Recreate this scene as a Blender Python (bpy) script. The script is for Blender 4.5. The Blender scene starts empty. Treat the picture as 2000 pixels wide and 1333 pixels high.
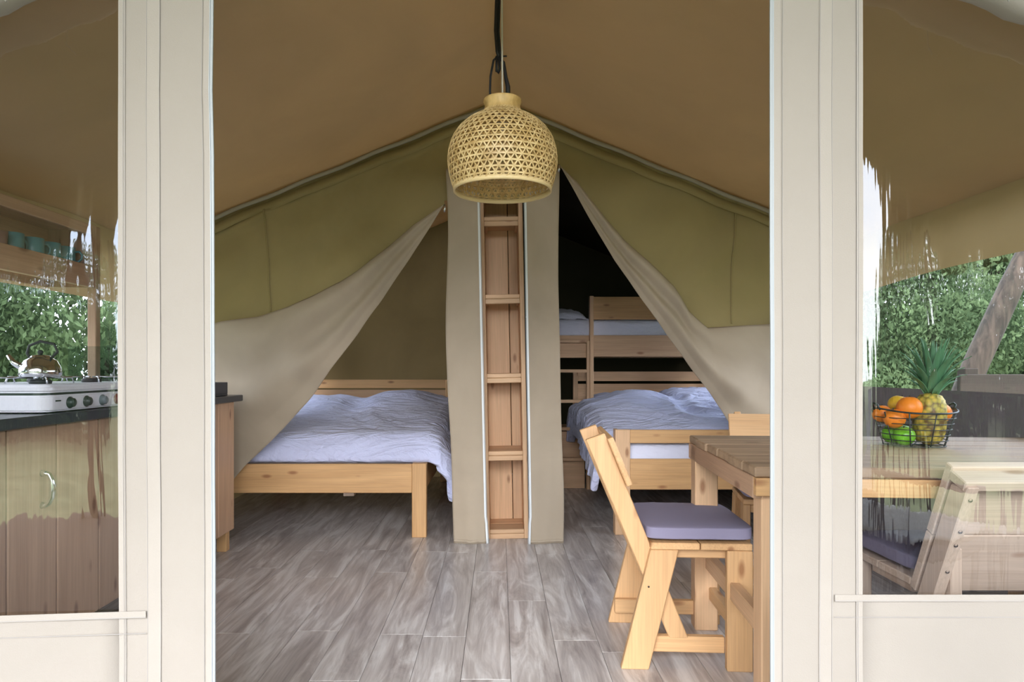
import bpy, bmesh, math, random
from mathutils import Vector, Matrix, Euler, noise
random.seed(7)
S = bpy.context.scene
C = S.collection
EYE = 1.05
F = 1333.0

# ---------------------------------------------------------------- camera, world, light, exposure
cam_d = bpy.data.cameras.new('camera'); cam = bpy.data.objects.new('camera', cam_d); C.objects.link(cam)
cam.location = (0, 0, EYE); cam.rotation_euler = (math.pi/2, 0, 0)
cam_d.sensor_width = 36; cam_d.lens = 24.0; cam_d.shift_x = 0.0125; cam_d.shift_y = -0.02675*-1
cam_d.clip_start = 0.02
S.camera = cam
S.view_settings.view_transform = 'Standard'; S.view_settings.look = 'None'
S.view_settings.gamma = 1.0; S.view_settings.use_curve_mapping = False
S.view_settings.exposure = 0.9
SKY = 4.2
w = bpy.data.worlds.new('sky'); S.world = w; w.use_nodes = True
nt = w.node_tree; nt.nodes.clear()
def N(nt, t, **k):
    n = nt.nodes.new(t)
    for a, b in k.items(): setattr(n, a, b)
    return n
out = N(nt, 'ShaderNodeOutputWorld'); bg = N(nt, 'ShaderNodeBackground')
tc = N(nt, 'ShaderNodeTexCoord'); nz = N(nt, 'ShaderNodeTexNoise'); cr = N(nt, 'ShaderNodeValToRGB')
nz.inputs['Scale'].default_value = 3.0; nz.inputs['Detail'].default_value = 5
cr.color_ramp.elements[0].position = .35; cr.color_ramp.elements[0].color = (.55, .72, 1, 1)
cr.color_ramp.elements[1].position = .6; cr.color_ramp.elements[1].color = (.93, .96, 1, 1)
nt.links.new(tc.outputs['Generated'], nz.inputs['Vector']); nt.links.new(nz.outputs[0], cr.inputs[0])
nt.links.new(cr.outputs[0], bg.inputs[0]); bg.inputs[1].default_value = SKY
nt.links.new(bg.outputs[0], out.inputs[0])
def sun(strength, rot, angle, col=(1, 1, 1)):
    d = bpy.data.lights.new('sun', 'SUN'); d.energy = strength; d.angle = math.radians(angle); d.color = col
    o = bpy.data.objects.new('sun', d); C.objects.link(o); o.rotation_euler = [math.radians(a) for a in rot]; return o
# bright overcast daylight from the open side behind the photographer, low enough to enter under the porch
sun(4.6, (68, 0, -4), 50, (1.0, .98, .97))

# ---------------------------------------------------------------- materials
def mat(name):
    m = bpy.data.materials.new(name); m.use_nodes = True; t = m.node_tree
    return m, t, t.nodes['Principled BSDF']
def setp(b, **k):
    for a, v in k.items():
        b.inputs[a.replace('_', ' ')].default_value = v
def plain(name, col, rough=.6, metal=0, **k):
    m, t, b = mat(name); setp(b, Roughness=rough, Metallic=metal); b.inputs['Base Color'].default_value = (*col, 1)
    setp(b, **k); return m
def ramp(t, f, stops):
    r = N(t, 'ShaderNodeValToRGB'); e = r.color_ramp.elements
    while len(e) < len(stops): e.new(.5)
    for i, (p, c) in enumerate(stops): e[i].position = p; e[i].color = (*c, 1)
    t.links.new(f, r.inputs[0]); return r.outputs[0]
def mixc(t, fac, a, b, mode='MIX'):
    n = N(t, 'ShaderNodeMix', data_type='RGBA', blend_type=mode)
    for s, v in ((0, fac), (6, a), (7, b)):
        if hasattr(v, 'links'): t.links.new(v, n.inputs[s])
        elif isinstance(v, tuple): n.inputs[s].default_value = (*v, 1)
        else: n.inputs[s].default_value = v
    return n.outputs[2]
def math_(t, op, a, b=0.0):
    n = N(t, 'ShaderNodeMath', operation=op)
    for s, v in ((0, a), (1, b)):
        if hasattr(v, 'links'): t.links.new(v, n.inputs[s])
        else: n.inputs[s].default_value = v
    return n.outputs[0]
def obcoord(t, scale, rnd=True):
    c = N(t, 'ShaderNodeTexCoord'); mp = N(t, 'ShaderNodeMapping'); v = c.outputs['Object']
    if rnd:
        oi = N(t, 'ShaderNodeObjectInfo'); ad = N(t, 'ShaderNodeVectorMath', operation='ADD')
        ml = N(t, 'ShaderNodeMath', operation='MULTIPLY'); t.links.new(oi.outputs['Random'], ml.inputs[0]); ml.inputs[1].default_value = 37
        t.links.new(v, ad.inputs[0]); t.links.new(ml.outputs[0], ad.inputs[1]); v = ad.outputs[0]
    t.links.new(v, mp.inputs[0]); mp.inputs['Scale'].default_value = scale
    return mp.outputs[0]
def tex_noise(t, vec, scale=1, detail=4, dist=0, rough=.55):
    n = N(t, 'ShaderNodeTexNoise'); t.links.new(vec, n.inputs['Vector'])
    n.inputs['Scale'].default_value = scale; n.inputs['Detail'].default_value = detail
    n.inputs['Distortion'].default_value = dist; n.inputs['Roughness'].default_value = rough
    return n.outputs[0]
def bump(t, b, h, strength, dist):
    n = N(t, 'ShaderNodeBump'); n.inputs['Strength'].default_value = strength; n.inputs['Distance'].default_value = dist
    t.links.new(h, n.inputs['Height']); t.links.new(n.outputs[0], b.inputs['Normal'])
def wood(name, light, dark, knot, rough=.5, grain=26, knots=True, fine=None):
    """board grain along local X"""
    m, t, b = mat(name)
    g = tex_noise(t, obcoord(t, (.9, grain*.5, grain*.5)), 1, 5, .6)
    col = ramp(t, g, [(.3, dark), (.62, light)])
    f = tex_noise(t, obcoord(t, (4, 160, 160)), 1, 3)
    col = mixc(t, .28, col, ramp(t, f, [(.3, tuple(.55*c for c in light)), (.7, tuple(min(1, 1.15*c) for c in light))]))
    oi = N(t, 'ShaderNodeObjectInfo')
    mr = N(t, 'ShaderNodeMapRange'); t.links.new(oi.outputs['Random'], mr.inputs[0]); mr.inputs[3].default_value = .86; mr.inputs[4].default_value = 1.1
    hs = N(t, 'ShaderNodeHueSaturation'); t.links.new(col, hs.inputs['Color']); t.links.new(mr.outputs[0], hs.inputs['Value']); col = hs.outputs[0]
    if knots:
        v = N(t, 'ShaderNodeTexVoronoi'); t.links.new(obcoord(t, (4.2, 11, 11)), v.inputs['Vector']); v.inputs['Scale'].default_value = 1
        v.inputs['Randomness'].default_value = 1
        k = ramp(t, v.outputs['Distance'], [(.07, (1, 1, 1)), (.17, (0, 0, 0))])
        col = mixc(t, math_(t, 'MULTIPLY', k, .8), col, knot)
    t.links.new(col, b.inputs['Base Color']); setp(b, Roughness=rough)
    bump(t, b, f, .12, .002)
    return m
M = {}
M['pine'] = wood('pine', (.66, .40, .195), (.54, .31, .14), (.25, .10, .035))
M['pine_bed'] = wood('honey_pine', (.72, .43, .195), (.57, .32, .13), (.27, .10, .035))
M['pine_brown'] = wood('brown_pine', (.58, .37, .235), (.43, .255, .155), (.20, .09, .05), .5)
M['pine_tower'] = wood('shelf_pine', (.70, .45, .26), (.56, .34, .19), (.28, .12, .05), .5)
M['pine_pale'] = wood('pale_pine', (.70, .55, .44), (.62, .47, .36), (.3, .15, .08))
M['table_top'] = wood('weathered_tabletop', (.40, .27, .165), (.22, .14, .085), (.10, .055, .03), .6, 40)
M['fence'] = wood('dark_fence_wood', (.055, .038, .030), (.030, .022, .017), (.015, .011, .008), .9)
m, t, b = mat('grey_laminate')
g = tex_noise(t, obcoord(t, (1.6, 11, 11)), 1, 7, 1.6, .60)
f = tex_noise(t, obcoord(t, (3, 90, 90)), 1, 4, .4)
blot = tex_noise(t, obcoord(t, (1.5, 4, 4)), 1, 3, .4)
col = ramp(t, g, [(.33, (.22, .188, .18)), (.5, (.48, .445, .43)), (.64, (.78, .765, .755))])
col = mixc(t, .20, col, ramp(t, f, [(.38, (.13, .105, .095)), (.62, (.58, .54, .52))]))
col = mixc(t, math_(t, 'MULTIPLY', blot, .45), col, (.46, .42, .41))
t.links.new(col, b.inputs['Base Color']); setp(b, Roughness=.30); b.inputs['Specular IOR Level'].default_value = .6
bump(t, b, f, .15, .001); M['floor'] = m
def canvas(name, col, trans, tfac, rough=.9, mott=.10):
    m = bpy.data.materials.new(name); m.use_nodes = True; t = m.node_tree; t.nodes.clear()
    o = N(t, 'ShaderNodeOutputMaterial'); d = N(t, 'ShaderNodeBsdfDiffuse'); tr = N(t, 'ShaderNodeBsdfTranslucent'); mx = N(t, 'ShaderNodeMixShader')
    n1 = tex_noise(t, obcoord(t, (1.6, 1.6, 1.6), False), 1, 4, .5)
    cc = ramp(t, n1, [(.3, tuple(c*(1-mott) for c in col)), (.7, tuple(c*(1+mott) for c in col))])
    ct = ramp(t, n1, [(.3, tuple(c*(1-mott*1.5) for c in trans)), (.7, tuple(c*(1+mott*1.5) for c in trans))])
    t.links.new(cc, d.inputs[0]); t.links.new(ct, tr.inputs[0])
    mx.inputs[0].default_value = tfac
    t.links.new(d.outputs[0], mx.inputs[1]); t.links.new(tr.outputs[0], mx.inputs[2]); t.links.new(mx.outputs[0], o.inputs[0])
    wv = tex_noise(t, obcoord(t, (3, 3, 3), False), 1, 3)
    wv2 = tex_noise(t, obcoord(t, (400, 400, 400), False), 1, 2)
    s = math_(t, 'ADD', wv, math_(t, 'MULTIPLY', wv2, .03))
    bn = N(t, 'ShaderNodeBump'); bn.inputs['Strength'].default_value = .5; bn.inputs['Distance'].default_value = .03
    t.links.new(s, bn.inputs['Height']); t.links.new(bn.outputs[0], d.inputs['Normal'])
    return m
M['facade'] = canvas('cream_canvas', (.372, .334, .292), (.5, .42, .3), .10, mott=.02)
M['hem'] = canvas('cream_canvas_hem', (.384, .346, .304), (.5, .42, .3), .05, mott=.02)
M['roof'] = canvas('roof_canvas', (.48, .375, .245), (.44, .305, .15), .20, mott=.05)
M['canopy'] = canvas('canopy_canvas', (.30, .24, .155), (.40, .30, .17), .12, mott=.04)
M['wall'] = canvas('olive_canvas', (.36, .29, .14), (.34, .27, .09), .16)
M['flap'] = canvas('curtain_canvas', (.43, .36, .275), (.34, .27, .14), .08)
M['sidewall'] = canvas('grey_canvas', (.17, .14, .175), (.2, .18, .14), .05)
M['dark'] = canvas('shade_dark_canvas', (.032, .026, .016), (.02, .02, .01), .02)  # near-black colour carries the darkness of the right bedroom
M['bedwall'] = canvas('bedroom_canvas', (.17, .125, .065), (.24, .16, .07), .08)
def linen(name, col, sc=1.0, strength=.9):
    m, t, b = mat(name)
    b.inputs['Base Color'].default_value = (*col, 1); setp(b, Roughness=.85)
    b.inputs['Sheen Weight'].default_value = .2
    h1 = tex_noise(t, obcoord(t, (2.2*sc, 9*sc, 6*sc), False), 1, 4, 1.6, .5)
    r = math_(t, 'ABSOLUTE', math_(t, 'SUBTRACT', h1, .5))
    h2 = tex_noise(t, obcoord(t, (14*sc, 14*sc, 14*sc), False), 1, 3, 1.0)
    s = math_(t, 'ADD', math_(t, 'MULTIPLY', r, -1.0), math_(t, 'MULTIPLY', h2, .18))
    bump(t, b, s, strength, .06)
    return m
M['linen'] = linen('blue_white_linen', (.585, .62, .86))
M['linen_smooth'] = linen('white_sheet', (.74, .765, .92), .8, .55)
M['cushion'] = plain('grey_purple_fabric', (.235, .215, .31), .8)
M['zip'] = plain('white_zip_tape', (.34, .36, .37), .5)
M['zip_inner'] = plain('white_zip_tape_inner', (.78, .82, .84), .5)
M['zipgrey'] = plain('grey_zip_teeth', (.38, .42, .45), .4)
M['rope'] = plain('grey_pole_sleeve', (.33, .30, .235), .8)
M['stitch'] = plain('pale_stitching', (.345, .32, .30), .8)
m, t, b = mat('bamboo'); g = tex_noise(t, obcoord(t, (30, 30, 30), False), 1, 3)
t.links.new(ramp(t, g, [(.3, (.50, .33, .12)), (.7, (.80, .62, .31))]), b.inputs['Base Color']); setp(b, Roughness=.45); M['bamboo'] = m
M['bamboo_rim'] = plain('bamboo_rim', (.74, .57, .29), .4)
m, t, b = mat('bamboo_neck'); g = tex_noise(t, obcoord(t, (40, 40, 12), False), 1, 4)
t.links.new(ramp(t, g, [(.3, (.42, .26, .08)), (.7, (.72, .50, .20))]), b.inputs['Base Color']); setp(b, Roughness=.5); M['bamboo_neck'] = m
M['cord'] = plain('white_cord', (.62, .58, .50), .5)
M['black'] = plain('black_strap', (.012, .012, .014), .6)
M['white_enamel'] = plain('white_enamel', (.78, .78, .85), .25)
M['chrome'] = plain('chrome', (.75, .76, .78), .12, 1)
M['steel'] = plain('brushed_steel', (.55, .56, .6), .25, 1)
M['knob'] = plain('dark_green_knob', (.03, .05, .04), .3)
M['knob_red'] = plain('dark_red_knob', (.16, .03, .03), .3)
M['knob_grey'] = plain('grey_knob', (.16, .2, .22), .3)
M['worktop'] = plain('dark_worktop', (.035, .042, .055), .3)
M['tub'] = plain('dark_tub', (.03, .035, .05), .4)
M['mug'] = plain('teal_ceramic', (.09, .29, .33), .3)
M['mug_in'] = plain('dark_tumbler', (.25, .15, .13), .3)
M['orange'] = plain('orange_peel', (.92, .26, .015), .45)
M['yellow'] = plain('yellow_peel', (.80, .48, .03), .45)
M['apple'] = plain('green_apple', (.19, .55, .03), .25)
m, t, b = mat('pineapple_skin')
v = N(t, 'ShaderNodeTexVoronoi'); t.links.new(obcoord(t, (1, 1, 1), False), v.inputs['Vector']); v.inputs['Scale'].default_value = 60
t.links.new(ramp(t, v.outputs['Distance'], [(.1, (.75, .52, .08)), (.5, (.42, .36, .06)), (.8, (.16, .09, .02))]), b.inputs['Base Color']); setp(b, Roughness=.5); M['pine_skin'] = m
M['pine_leaf'] = plain('pineapple_leaf', (.10, .26, .13), .45)
M['wire'] = plain('black_wire', (.015, .017, .02), .4)
M['screw'] = plain('dark_screw', (.07, .055, .045), .4, .6)
m, t, b = mat('bark'); g = tex_noise(t, obcoord(t, (18, 18, 2)), 1, 5, .5)
t.links.new(ramp(t, g, [(.35, (.022, .015, .011)), (.7, (.085, .058, .043))]), b.inputs['Base Color']); setp(b, Roughness=.9); M['bark'] = m
def leafm(name, a, c2):
    m = bpy.data.materials.new(name); m.use_nodes = True; t = m.node_tree; t.nodes.clear()
    o = N(t, 'ShaderNodeOutputMaterial'); d = N(t, 'ShaderNodeBsdfDiffuse'); tr = N(t, 'ShaderNodeBsdfTranslucent'); mx = N(t, 'ShaderNodeMixShader')
    n1 = tex_noise(t, obcoord(t, (1.1, 1.1, 1.1)), 1, 4)
    cc = ramp(t, n1, [(.35, a), (.68, c2)])
    t.links.new(cc, d.inputs[0]); t.links.new(cc, tr.inputs[0]); mx.inputs[0].default_value = .4
    t.links.new(d.outputs[0], mx.inputs[1]); t.links.new(tr.outputs[0], mx.inputs[2]); t.links.new(mx.outputs[0], o.inputs[0]); return m
M['leaf'] = leafm('leaf_green', (.02, .035, .018), (.10, .14, .07))
M['leaf_light'] = leafm('leaf_light_green', (.05, .08, .04), (.19, .26, .13))
m, t, b = mat('grass'); g = tex_noise(t, obcoord(t, (2, 2, 2), False), 1, 6)
t.links.new(ramp(t, g, [(.35, (.12, .14, .05)), (.65, (.22, .24, .11))]), b.inputs['Base Color']); setp(b, Roughness=.95); M['grass'] = m
m, t, b = mat('fleece'); g = tex_noise(t, obcoord(t, (25, 25, 25), False), 1, 4)
t.links.new(ramp(t, g, [(.3, (.62, .60, .56)), (.7, (.86, .85, .82))]), b.inputs['Base Color']); setp(b, Roughness=.95); bump(t, b, g, .8, .02); M['fleece'] = m
M['darkseat'] = plain('dark_outdoor_seat', (.04, .04, .06), .7)
# clear vinyl sheet: see-through with a thin film reflection, wavy
m = bpy.data.materials.new('clear_vinyl'); m.use_nodes = True; t = m.node_tree; t.nodes.clear()
o = N(t, 'ShaderNodeOutputMaterial'); tr = N(t, 'ShaderNodeBsdfTransparent'); gl = N(t, 'ShaderNodeBsdfGlossy'); mx = N(t, 'ShaderNodeMixShader'); fr = N(t, 'ShaderNodeFresnel')
tr.inputs[0].default_value = (.86, .87, .87, 1); gl.inputs['Roughness'].default_value = .015; fr.inputs[0].default_value = 1.5
wv = tex_noise(t, obcoord(t, (6.5, 1, .55), False), 1, 4, .6)
wv2 = tex_noise(t, obcoord(t, (2.2, 1, 2.6), False), 1, 2)
s = math_(t, 'ADD', wv, math_(t, 'MULTIPLY', wv2, .5))
bn = N(t, 'ShaderNodeBump'); bn.inputs['Strength'].default_value = .17; bn.inputs['Distance'].default_value = .012
t.links.new(s, bn.inputs['Height']); t.links.new(bn.outputs[0], gl.inputs['Normal'])
fac = math_(t, 'MINIMUM', math_(t, 'MULTIPLY', fr.outputs[0], 3.6), 1.0)
t.links.new(fac, mx.inputs[0]); t.links.new(tr.outputs[0], mx.inputs[1]); t.links.new(gl.outputs[0], mx.inputs[2]); t.links.new(mx.outputs[0], o.inputs[0])
M['vinyl'] = m
m = bpy.data.materials.new('clear_glass'); m.use_nodes = True; t = m.node_tree; t.nodes.clear()
o = N(t, 'ShaderNodeOutputMaterial'); tr = N(t, 'ShaderNodeBsdfTransparent'); gl = N(t, 'ShaderNodeBsdfGlossy'); mx = N(t, 'ShaderNodeMixShader')
tr.inputs[0].default_value = (.84, .88, .88, 1); gl.inputs['Roughness'].default_value = .06; mx.inputs[0].default_value = .06; gl.inputs[0].default_value = (.7, .8, .8, 1)
t.links.new(tr.outputs[0], mx.inputs[1]); t.links.new(gl.outputs[0], mx.inputs[2]); t.links.new(mx.outputs[0], o.inputs[0]); M['glass'] = m

# ---------------------------------------------------------------- helpers
def P(px, py, Y): return Vector(((px-975)*Y/F, Y, EYE+(720-py)*Y/F))
def interp(pts, x):
    if x <= pts[0][0]: return pts[0][1]
    for (a, b), (c, d) in zip(pts, pts[1:]):
        if x <= c: return b+(d-b)*(x-a)/(c-a)
    return pts[-1][1]
def arc(pts):
    """arc-length sampler of a polyline of Vectors"""
    L = [0]
    for a, b in zip(pts, pts[1:]): L.append(L[-1]+(b-a).length)
    def f(u):
        s = u*L[-1]
        for i in range(len(pts)-1):
            if s <= L[i+1] or i == len(pts)-2:
                k = (s-L[i])/max(1e-9, L[i+1]-L[i]); return pts[i].lerp(pts[i+1], k)
    return f
def tagp(o, label=None, cat=None, group=None, kind=None):
    for k, v in (('label', label), ('category', cat), ('group', group), ('kind', kind)):
        if v: o[k] = v
    return o
def link(name, me, material=None, parent=None, smooth=False):
    o = bpy.data.objects.new(name, me); C.objects.link(o)
    if material is not None and not me.materials: me.materials.append(M[material] if isinstance(material, str) else material)
    if smooth: me.polygons.foreach_set('use_smooth', [True]*len(me.polygons))
    if parent: o.parent = parent
    return o
def thing(name, label, cat, loc=(0, 0, 0), rot=(0, 0, 0), group=None):
    o = bpy.data.objects.new(name, None); C.objects.link(o); o.location = loc; o.rotation_euler = [math.radians(a) for a in rot]
    o.empty_display_size = .1
    return tagp(o, label, cat, group)
_cache = {}
def boxmesh(L, W, T, bev, material):
    key = (round(L, 4), round(W, 4), round(T, 4), bev, material)
    if key in _cache: return _cache[key]
    bm = bmesh.new(); bmesh.ops.create_cube(bm, size=1)
    bmesh.ops.scale(bm, vec=(L, W, T), verts=bm.verts)
    if bev: bmesh.ops.bevel(bm, geom=list(bm.edges), offset=min(bev, T*.35, W*.35), segments=1, affect='EDGES')
    me = bpy.data.meshes.new('board'); bm.to_mesh(me); bm.free(); me.materials.append(M[material]); _cache[key] = me; return me
def board(name, parent, a, b, width, thick, wdir, material, bev=.003):
    """box from a to b; width along wdir, thickness along the rest"""
    a, b = Vector(a), Vector(b); d = b-a; L = d.length; x = d.normalized()
    z = x.cross(Vector(wdir)).normalized(); y = z.cross(x)
    o = link(name, boxmesh(L, width, thick, bev, material), None, parent)
    mt = Matrix((x, y, z)).transposed().to_4x4(); mt.translation = (a+b)/2
    o.matrix_local = mt
    return o
def box(name, parent, x0, x1, y0, y1, z0, z1, material, bev=.003, axis=None):
    s = [x1-x0, y1-y0, z1-z0]; c = ((x0+x1)/2, (y0+y1)/2, (z0+z1)/2)
    ax = s.index(max(s)) if axis is None else axis
    oth = [i for i in range(3) if i != ax]; wi = oth[0] if s[oth[0]] >= s[oth[1]] else oth[1]; ti = [i for i in oth if i != wi][0]
    a = list(c); b = list(c); a[ax] -= s[ax]/2; b[ax] += s[ax]/2
    wd = [0, 0, 0]; wd[wi] = 1
    return board(name, parent, a, b, s[wi], s[ti], wd, material, bev)
def meshpd(vs, fs): 
    me = bpy.data.meshes.new('m'); me.from_pydata([tuple(v) for v in vs], [], fs); me.update(); return me
def gridmesh(nu, nv, fn, close=False):
    vs = [fn(i/nu, j/nv) for j in range(nv+1) for i in range(nu+1)]
    fs = [(j*(nu+1)+i, j*(nu+1)+i+1, (j+1)*(nu+1)+i+1, (j+1)*(nu+1)+i) for j in range(nv) for i in range(nu)]
    return meshpd(vs, fs)
def joinm(meshes):
    vs, fs = [], []
    for me in meshes:
        b0 = len(vs); vs += [v.co[:] for v in me.vertices]; fs += [tuple(b0+i for i in p.vertices) for p in me.polygons]
    return meshpd(vs, fs)
class MB:
    def __init__(s): s.v = []; s.f = []
    def tube(s, pts, r, n=8, cap=True, flat=1.0):
        pts = [Vector(p) for p in pts]; rr = r if hasattr(r, '__len__') else [r]*len(pts); up = None; base = len(s.v)
        for i, p in enumerate(pts):
            d = (pts[min(i+1, len(pts)-1)]-pts[max(i-1, 0)]).normalized()
            if up is None:
                up = Vector((0, 0, 1)) if abs(d.z) < .9 else Vector((1, 0, 0))
            x = d.cross(up).normalized(); up = x.cross(d).normalized()
            for k in range(n):
                a = 2*math.pi*k/n; s.v.append(p+x*math.cos(a)*rr[i]+up*math.sin(a)*rr[i]*flat)
        for i in range(len(pts)-1):
            for k in range(n):
                s.f.append((base+i*n+k, base+i*n+(k+1) % n, base+(i+1)*n+(k+1) % n, base+(i+1)*n+k))
        if cap:
            s.f.append(tuple(base+k for k in range(n))[::-1]); s.f.append(tuple(base+(len(pts)-1)*n+k for k in range(n)))
    def lathe(s, prof, n=32, c=(0, 0, 0)):
        base = len(s.v); c = Vector(c)
        for r, z in prof:
            for k in range(n):
                a = 2*math.pi*k/n; s.v.append(c+Vector((r*math.cos(a), r*math.sin(a), z)))
        for i in range(len(prof)-1):
            for k in range(n): s.f.append((base+i*n+k, base+i*n+(k+1) % n, base+(i+1)*n+(k+1) % n, base+(i+1)*n+k))
    def strip(s, pts, normals, w, th):
        """flat ribbon along pts, width w across, thickness th along normal"""
        base = len(s.v); n = len(pts)
        for i, p in enumerate(pts):
            d = (pts[min(i+1, n-1)]-pts[max(i-1, 0)]).normalized(); nn = normals[i]; x = d.cross(nn).normalized()
            for a, b2 in ((-1, -1), (1, -1), (1, 1), (-1, 1)): s.v.append(p+x*w*.5*a+nn*th*.5*b2)
        for i in range(n-1):
            for k in range(4): s.f.append((base+i*4+k, base+i*4+(k+1) % 4, base+(i+1)*4+(k+1) % 4, base+(i+1)*4+k))
        s.f.append((base+3, base+2, base+1, base)); e = base+(n-1)*4; s.f.append((e, e+1, e+2, e+3))
    def build(s, name, material, parent=None, smooth=True):
        return link(name, meshpd(s.v, s.f), material, parent, smooth)
def solid(o, th, offset=0):
    md = o.modifiers.new('s', 'SOLIDIFY'); md.thickness = th; md.offset = offset; return o
def nz3(x, y, z): return noise.noise(Vector((x, y, z)))

# ---------------------------------------------------------------- floor
XL, XR = -2.14, 2.14
floor = box('floor', None, XL-.1, XR+.1, 1.55, 7.0, -.06, -.012, 'floor', 0, 0); floor['kind'] = 'structure'
floor_z = floor.location.copy()
PW = .170
rows = int((XR-XL)/PW)+1
for i in range(rows):
    x0 = XL+i*PW-.03; y = 1.55-random.random()*1.1
    while y < 6.9:
        y1 = min(y+1.22, 6.95); ya = max(y, 1.55)
        if y1-ya > .05:
            o = box('floor_plank', None, x0+.0007, x0+PW-.0007, ya+.0007, y1-.0007, -.012, 0, 'floor', .001, 1)
            mt = o.matrix_local.copy(); o.parent = floor; o.matrix_parent_inverse = floor.matrix_local.inverted(); 
        y += 1.22
bpy.context.view_layer.update()
inv = floor.matrix_world.inverted()
for o in floor.children: o.matrix_parent_inverse = inv
gr = link('ground', gridmesh(40, 40, lambda u, v: ((u-.5)*120, (v-.5)*120, -.10+.15*nz3(u*20, v*20, 0)*min(1, abs(u-.5)*30)-.02)), 'grass', None, True); gr['kind'] = 'structure'

# ---------------------------------------------------------------- roof and walls
APEX, PITCH = 2.69, .405
def roofz(x): return APEX-PITCH*abs(x)
def roof_grid(x0, x1, y0, y1, dz=0):
    def fn(u, v):
        x = x0+(x1-x0)*u; y = y0+(y1-y0)*v
        sag = .035*math.sin(math.pi*u)*(.6+.4*math.cos(v*9))
        return (x, y, roofz(x)-sag+dz+.008*nz3(x*2, y*2, 3))
    return gridmesh(30, 40, fn)
for side, (a, b_) in (('left', (XL-.12, 0)), ('right', (0, XR+.12))):
    o = link('ceiling', roof_grid(a, b_, 1.58, 6.95), 'roof', None, True); solid(o, .004, 1); o['kind'] = 'structure'
    if side == 'left': ceil_l = o
    else: ceil_r = o
# overlapping seams in the roof cloth
mb = MB()
for x in (-1.45, 1.5):
    pass
# side walls (lower cloth, roll above, open between) -------------------------------------------------
def wallgrid(x, y0, y1, z0, z1, amp=.012, seed=0):
    return gridmesh(24, 12, lambda u, v: (x+amp*nz3(u*5+seed, v*2, 1), y0+(y1-y0)*u, z0+(z1-z0)*v))
WR = link('wall_right', wallgrid(XR, 1.6, 4.15, 0, .945), 'sidewall', None, True); WR['kind'] = 'structure'
WL = link('wall_left', wallgrid(XL, 1.6, 4.15, 0, .94, seed=5), 'wall', None, True); WL['kind'] = 'structure'
def sub(name, me, material, parent): return link(name, me, material, parent, True)
sub('upper_cloth', gridmesh(30, 10, lambda u, v: (XR+.02*nz3(u*4, v*2, 2)-.05*(1-v), 1.6+2.55*u, 1.47+.05*math.sin(u*3.0)+(roofz(XR)-1.46)*v)), 'roof', WR)
sub('upper_cloth', gridmesh(30, 10, lambda u, v: (XL+.02*nz3(u*4, v*2, 7), 1.6+2.55*u, 1.42+(roofz(XL)-1.40)*v)), 'roof', WL)
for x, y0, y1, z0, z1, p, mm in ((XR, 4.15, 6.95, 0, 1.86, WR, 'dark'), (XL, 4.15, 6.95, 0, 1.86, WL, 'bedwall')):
    sub('bedroom_cloth', joinm([wallgrid(x, y0, 5.1, z0, z1, .02, 9), wallgrid(x, 6.05, y1, z0, z1, .02, 9), wallgrid(x, 5.1, 6.05, z0, .95, .02, 9), wallgrid(x, 5.1, 6.05, 1.5, z1, .02, 9)]), mm, p)  # unseen openings added in both walls to let daylight onto the beds
# sleeping side back wall, divider, near-black cloth added to darken the right room
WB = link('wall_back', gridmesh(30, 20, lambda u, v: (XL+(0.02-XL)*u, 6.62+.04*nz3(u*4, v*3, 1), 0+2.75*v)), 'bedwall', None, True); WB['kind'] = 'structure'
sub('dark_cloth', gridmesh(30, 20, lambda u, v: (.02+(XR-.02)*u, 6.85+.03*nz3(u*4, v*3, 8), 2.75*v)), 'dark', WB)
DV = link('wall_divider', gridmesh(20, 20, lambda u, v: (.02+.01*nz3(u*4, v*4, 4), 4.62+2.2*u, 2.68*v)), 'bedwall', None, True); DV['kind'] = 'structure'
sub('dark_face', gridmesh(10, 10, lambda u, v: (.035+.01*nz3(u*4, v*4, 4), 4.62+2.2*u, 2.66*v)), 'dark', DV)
link('added_lining', gridmesh(10, 10, lambda u, v: (.04+2.08*u, 4.32+2.5*v, roofz(.04+2.08*u)-.07)), 'dark', ceil_r, True)

# partition between living side and sleeping side -----------------------------------------------------
YP = 4.15
foldL = [(292, 664), (330, 655), (425, 628), (500, 618), (560, 600), (620, 573), (665, 550), (700, 527), (760, 482), (810, 440), (868, 402)]
edgeL = [(868, 402), (840, 447), (800, 508), (760, 566), (700, 652), (650, 718), (600, 786), (530, 862), (480, 908), (440, 955), (400, 1020), (370, 1055)]
foldR = [(1092, 325), (1130, 362), (1180, 425), (1220, 470), (1260, 505), (1318, 560), (1345, 606), (1385, 640), (1451, 636), (1490, 634), (1560, 630), (1652, 622)]
edgeR = [(1092, 325), (1120, 374), (1150, 428), (1200, 510), (1240, 567), (1280, 622), (1340, 706), (1380, 760), (1412, 803), (1450, 870), (1500, 960), (1540, 1040), (1560, 1055)]
def ytop(px): return (195+(975-px)*.432 if px < 975 else 195+(px-975)*.372)-12
def upper(px0, px1, botf, tipx):
    def fn(u, v):
        px = px0+(px1-px0)*u; t_, b2 = ytop(px), botf(px); py = t_+(b2-t_)*v
        edge = min(1, abs(px-tipx)/260)
        p = P(px, py, YP)
        dy = .10*(v**1.5)*edge + .030*edge*math.sin(math.pi*v)*nz3(px*.012+py*.010, py*.006, 2)*1.6
        # hem fold just under the roof line
        dd = py-ytop(px)-12
        dy -= .030*math.exp(-((dd-26-6*nz3(px*.02, 0, 0))/9)**2)*(.6+.8*nz3(px*.011, 4, 0))
        # long diagonal drag folds
        s = (px-975)/700 if px > 975 else (975-px)/700
        q = py*.0055+s*3.2*(-1 if px > 975 else -1)
        dy += .034*edge*math.sin(q*3.1+2*nz3(px*.004, py*.004, 9))*v
        return p+Vector((0, dy, 0))
    return fn
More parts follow.
